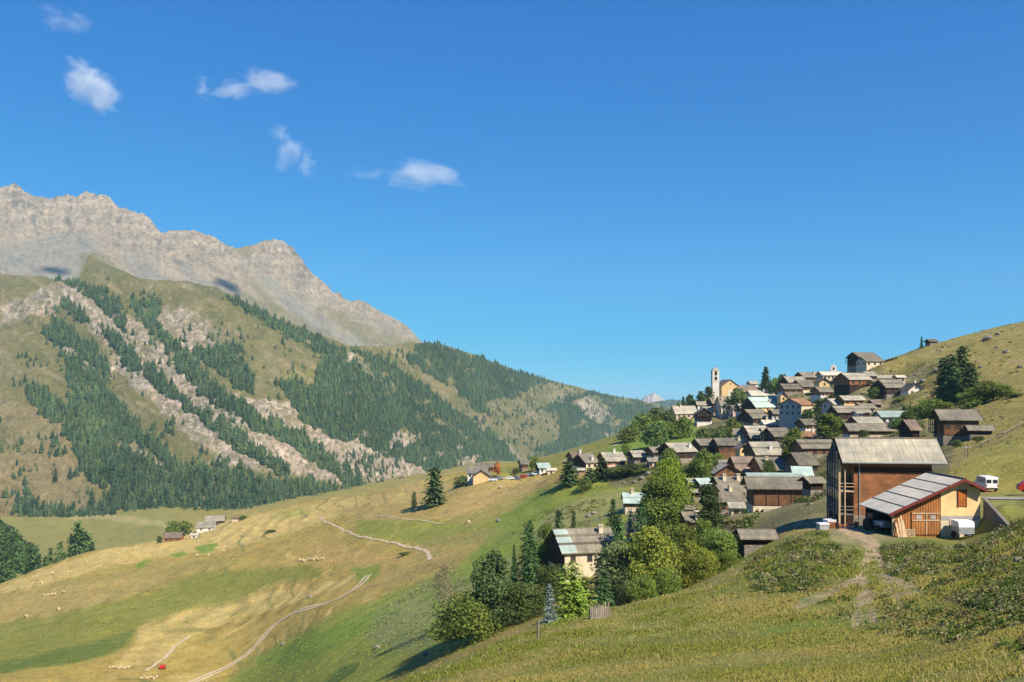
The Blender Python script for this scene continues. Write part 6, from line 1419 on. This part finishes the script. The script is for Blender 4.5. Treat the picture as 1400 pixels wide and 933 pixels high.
def fields():
    dm = plain('pale_track_dust', (.55,.43,.26), .95, 0, .2, .6)
    track('cart_track', [(262,934),(290,922),(318,908),(340,893),(360,872),(375,855),(395,843),(430,830),(460,820),(482,808),(495,797),(506,784)], 3.0, dm)
    track('cart_track', [(589,766),(584,756),(570,750),(545,745),(520,739),(495,735),(478,728),(462,721),(448,715),(436,708)], 1.1, dm, False); track('cart_track', [(589,766),(584,756),(570,750),(545,745)], 1.5, dm)
    track('cart_track', [(470,716),(510,707),(560,711),(610,716)], .7, dm, False)
    track('cart_track', [(200,918),(225,900),(245,880),(262,868)], 1.2, dm, False)
    track('field_lane', [(880,596),(850,606),(820,616),(790,624),(764,632)], 2.4, dm, False)
    # hay bales
    r = random.Random(3); base = None
    def bale(px, py, s, label, group, col='straw'):
        nonlocal base; s *= .85
        p = hit(px, py)
        o = empty('hay_bale', p, r.uniform(0, 3.1), label, 'hay bale', group); b = MB(); n = 12
        b.prism([(math.cos(t*2*math.pi/n)*.62*s, .58*s+math.sin(t*2*math.pi/n)*.62*s) for t in range(n)], -.62*s, .62*s)
        w = b.build('bale', M[col], o); b = MB()
        for x in (-.63*s, .63*s-.02): b.prism([(math.cos(t*2*math.pi/n)*.45*s, .58*s+math.sin(t*2*math.pi/n)*.45*s) for t in range(n)], x, x+.02)
        b.build('wrap_end', M['paleboard'], o)
    for k in range(12): bale(409+k*2.9+r.uniform(-.6,.6), 767+r.uniform(-1.2,1.2)-(1.5 if k > 3 else 0), 1.1, 'pale hay bale in the long row above the green field strip', 'long row of pale hay bales')
    for k, x in enumerate((60,66,71,75,87)): bale(x, 815-(k > 3)*3-k*.4, 1.1, 'pale hay bale in the short row on the far left field', 'short row of pale bales')
    for k in range(8): bale(150+k*3.6+r.uniform(-.8,.8), 914+r.uniform(-1,1), .8, 'small bale in the row at the lower left corner field', 'row of small bales lower left')
    for k in range(6): bale(194+k*3.9, 929-(k % 2)*1.5, .8, 'small pale bale in the lowest row of the picture', 'lowest row of small bales')
    for (x, y, lab) in ((72,785,'pale bale on the upper left brow of the fields'),(57,799,'double pale bale below the brow on the far left'),(80,834,'single pale bale above the green strip at left'),(36,844,'single pale bale at the left end of the green strip'),(270,761,'left bale of three on the upper straw field'),(285,760,'middle bale of three on the upper straw field'),(306,755,'right bale of three on the upper straw field'),(568,699,'single pale bale below the lone conifer'),(640,716,'white upright bale on the green slope'),(684,668,'pale bale on the tan field below the farmhouse')): bale(x, y, 1.3, lab, 'scattered pale bales')
    # red baler in the lower left field
    p = hit(222, 915); o = empty('red_baler', p, R(15), 'red hay baler standing in the lower left hay field', 'baler'); o.scale = (.8,.8,.75)
    b = MB(); b.prism([(-1.1,.5),(-1.2,1.2),(-.6,1.7),(.6,1.7),(1.2,1.1),(1.1,.5)], -1., 1.); b.build('body', M['carred'], o)
    for s in (-1.1,1.1):
        b = MB(); b.bar((s-.12,.1,.45),(s+.12,.1,.45),.45,14); b.build('wheel', M['black'], o)
    b = MB(); b.bar((0,-1.1,.6),(0,-2.4,.5),.07); b.build('drawbar', M['rusty'], o)
    # plank stack under the lone conifer
    p = hit(584, 683); o = empty('plank_stack', p, R(8), 'low stack of pale planks beside the lone conifer', 'plank stack'); b = MB()
    for k in range(3):
        for q in range(4): b.box(-3+.1*k,3-.15*q,-.7+q*.36,-.37+q*.36,.25+k*.2,.42+k*.2)
    b.build('planks', M['paleboard'], o); b = MB()
    for x in (-2.2,0,2.2): b.box(x-.12,x+.12,-.75,.75,0,.248)
    b.build('bearers', M['darkwood'], o)
    # boulders
    def boulder(px, py, w, lab, group='', mat='rock', y0=12.):
        p = hit(px, py, y0); s = w/F*p.y/2*(.72 if px > 1150 else 1.); rr = np.random.default_rng(int(px*7+py)); bm = bmesh.new(); bmesh.ops.create_icosphere(bm, subdivisions=3, radius=1)
        k = rr.uniform(0, 50)
        for v in bm.verts:
            c = v.co; f = 1+.28*float(fbm(c.x*1.3+k, c.y*1.3+c.z*1.7, 3, 5))+.12*float(fbm(c.x*4+k, c.z*4+c.y*3, 2, 9)); v.co = Vector((c.x*f*s*1.0, c.y*f*s*.9, c.z*f*s*.62))
        me = bpy.data.meshes.new('boulder'); bm.to_mesh(me); bm.free(); me.materials.append(M[mat])
        o = link('boulder', me); o.location = p+Vector((0,0,s*.28)); o.rotation_euler.z = rr.uniform(0, 6); tag(o, lab, 'boulder', group or None)
    for x, y, w, lab in ((1350,465,20,'long grey outcrop high on the dry hillside'),(1364,458,10,'boulder at the upper end of the long hillside outcrop'),(1376,483,14,'dark-shadowed boulder on the dry hillside by the right edge'),(1363,476,8,'small boulder beneath the hillside outcrop'),(1341,503,10,'pale boulder right of the tallest larch'),(1335,495,6,'little dark boulder right of the tallest larch top'),(1395,503,12,'boulder at the right edge above the terrace bank'),(1282,479,5,'small white boulder below the skyline hut'),(1298,475,6,'flat pale stone on the upper hillside'),(1262,522,12,'dark crag above the white gabled house'),(1280,508,14,'dark rock beside the left larch'),(1290,491,9,'grey rock at the top of the left larch'),
                         (1394,770,26,'grey boulder in the weeds at the right picture edge'),(1376,793,10,'small pale stone below the grey boulder at right'),(516,886,10,'pale boulder on the slope left of the willow bush'),(582,896,9,'small pale stone beside the willow bush'),(387,882,7,'reddish boulder by the lower cart track'),(424,817,7,'stone beside the cart track'),(855,832,5,'little stone on the knoll grass'),(682,713,8,'grey stone lump on the green slope'),(1298,524,10,'broken rock under the larches'),
                         (1120,677,12,'pale rubble heap left of the big barn'),(1132,673,11,'second rubble block left of the big barn'),(1112,682,9,'low rubble stone by the old log barn'),(1108,690,8,'rubble stone at the corner of the old log barn'),(868,660,7,'pale stone of the ruined wall, left one'),(878,655,8,'pale stone of the ruined wall, second'),(887,649,9,'pale stone of the ruined wall, third'),(853,661,6,'pale stone at the left end of the ruined wall'),(805,707,10,'pale rock patch on the slope below the lower row'),(812,703,8,'second pale rock on the slope below the lower row')):
        boulder(x, y, w, lab)
    # parked cars by the farmhouse and in the village
    for px, Y, a, paint, lab in ((674,428,80,'carwhite','white car parked right beside the yellow farmhouse wing'),(683,430,75,'cargrey','pale grey car next to the white one by the farmhouse'),(697,432,80,'carwhite','white car at the left end of the roadside row'),(706,434,85,'carblue','blue car second in the roadside row'),(716,436,80,'carred','red car in the middle of the roadside row'),(725,437,84,'cargrey','grey car right of the red one in the roadside row'),(733,433,80,'carwhite','white car just left of the green-roofed white house'),
                                 (1217,282,70,'carblue','blue car in front of the long bright metal roof'),(969,150,60,'carwhite','white car showing beneath the columnar tree')):
        p = pt_on(px, Y); o = empty('parked_car', p, R(a), lab, 'car', 'parked cars'); car_body(o, paint)
def clouds():
    def cloud(px, py, wpx, hpx, Y, label, blobs, dens=.02, tilt=0., thr=.5, sc=3.6):
        c = pt(px, py, Y); sx = wpx/F*Y/2; sz = hpx/F*Y/2
        bm = bmesh.new(); bmesh.ops.create_icosphere(bm, subdivisions=3, radius=1.35); me = bpy.data.meshes.new('cloud'); bm.to_mesh(me); bm.free()
        o = link('cloud', me); o.location = c; o.scale = (sx, (sx+sz)/2*.8, sz); o.rotation_euler.y = R(tilt); tag(o, label, 'cloud', 'small fair-weather clouds')
        dens *= .27; thr *= 1.12; m = bpy.data.materials.new('cloud_vapour'); m.use_nodes = True; t = NT.__new__(NT); t.m = m; t.t = m.node_tree; t.t.nodes.remove(t.t.nodes['Principled BSDF'])
        tc = t.n('ShaderNodeTexCoord'); P_ = tc.outputs['Object']
        nz = t.n('ShaderNodeTexNoise', inp={'Vector': P_, 'Scale': 1.6, 'Detail': 3., 'Roughness': .55}); 
        wv = t.n('ShaderNodeVectorMath', operation='SUBTRACT', inp={0: nz.outputs['Color'], 1: (.5,.5,.5)}); wv = t.n('ShaderNodeVectorMath', operation='SCALE', inp={0: wv.outputs[0], 'Scale': .75})
        Pw = t.n('ShaderNodeVectorMath', operation='ADD', inp={0: P_, 1: wv.outputs[0]}).outputs[0]
        tot = None
        for bx, bz, rx, rz, k in blobs:
            d = t.n('ShaderNodeVectorMath', operation='SUBTRACT', inp={0: Pw, 1: (bx,0,bz)}); d = t.n('ShaderNodeVectorMath', operation='DIVIDE', inp={0: d.outputs[0], 1: (rx,.85,rz)})
            ln = t.n('ShaderNodeVectorMath', operation='LENGTH', inp={0: d.outputs[0]}).outputs['Value']
            f = t.math('MULTIPLY', t.math('MAXIMUM', t.math('SUBTRACT', 1., ln), 0.), k); tot = f if tot is None else t.math('MAXIMUM', tot, f)
        nf = t.noise(Pw, sc*.62, 8, .66); den = t.math('SUBTRACT', t.math('ADD', t.math('MULTIPLY', tot, 1.05), t.math('MULTIPLY', t.math('SUBTRACT', nf, .5), 2.6)), thr*.42); den = t.math('MULTIPLY', t.math('MINIMUM', t.math('MAXIMUM', den, 0.), .5), t.math('MINIMUM', t.math('MULTIPLY', tot, 8.), 1.))
        v = t.n('ShaderNodeVolumePrincipled', inp={'Color': (1,1,1,1), 'Density': t.math('MULTIPLY', den, dens*2), 'Anisotropy': 0.}); t.l(v.outputs[0], t.t.nodes['Material Output'].inputs['Volume'])
        me.materials.append(m)
    cloud(126,117,112,80,6000,'dense oval white cloud at the upper left, above the rock peaks',[(0,0,.95,.85,1.),(-.3,.2,.6,.6,1.),(.35,-.25,.55,.6,1.)],.022,28,.55)
    cloud(345,118,160,66,6000,'wispy cloud with a bright hump and a trailing left end',[(.28,.2,.62,.62,1.),(-.3,-.15,.75,.3,.75),(-.85,-.1,.2,.6,.6)],.018,0,.6)
    cloud(398,206,80,82,6000,'ragged slanting cloud below the wispy humped one',[(-.35,.5,.5,.5,.8),(.0,.0,.6,.6,.95),(.55,-.45,.4,.55,.8),(-.3,-.45,.4,.3,.6)],.016,0,.6)
    cloud(558,238,170,62,6000,'long flat cloud with a puffy right half, rightmost in the sky',[(.2,.05,.55,.8,1.),(.6,.0,.4,.5,.95),(-.65,-.0,.42,.28,.5)],.018,3,.55)
    for px, py, Y, w_, lab in ((75,367,2850,300,'small high cloud shading the scree under the left peak'),(312,383,2950,330,'small high cloud shading the rock face above the meadow'),(482,428,3500,330,'small high cloud shading the right end of the rock ridge'),(245,352,3000,130,'smallest high cloud shading the middle cliff')):
        t_ = 3600.; P0 = pt(px, py, Y)+SUN*t_; cloud(CX+F*P0.x/P0.y, HZ-F*P0.z/P0.y, w_/2.2*F/P0.y, w_/3.4*F/P0.y, P0.y, lab, [(0,0,.9,.8,1.),(.35,.2,.6,.6,1.)], .3, 20, .5)
    cloud(86,30,110,60,6000,'faint thin cloud veil in the top left corner',[(-.3,.3,.4,.6,.85),(.2,-.1,.75,.4,.85),(.45,.25,.45,.4,.7)],.008,8,.6)
def rubble_and_rest():
    pass
# ------------------------------------------------------------------ put it all together
gable_defaults()
mk_barn = big_barn()
FIX += [(41., 88., SH['z']+.05, 5.5), (38., 85., SH['z']+.1, 4.), (44., 85., SH['z']+.1, 4.), (36., 90., SH['z']+.1, 4.), ((1352-CX)/F*99, 99., -11.75, 5.), ((1385-CX)/F*98, 98., -11.85, 5.), ((1356-CX)/F*110, 111., -12.2, 5.)] + [((1359-CX)/F*116, 116., -12.7, 6.), ((1356-CX)/F*121, 121., -12.7, 6.)]*2 + [(47., 85.4, -10.6, 1.3), (48.6, 85., -10.7, 1.5), (47.2, 83., -11.4, 1.2), (48.8, 82.6, -11.5, 1.5), (50.5, 84., -11., 2.)]*3
for it in range(3): apply_fixes([(a, b, c, d*(1, .85, .7)[it]) for a, b, c, d in FIX])
for hs in HS:
    g_ = ground(hs[2].x, hs[2].y)-hs[2].z
    if abs(g_) > 3: print('footing', hs[1][:50], round(g_, 1))
build_ground(); build_forest_mountain(); build_rock_mountain(); build_distance(); build_haze()
build_houses(); mk_barn(); shed(); yard_things(); roadside(); church(); fields(); clouds()
village_trees(); build_woods(); build_grass(); village_shrubs(); meadow_tufts()
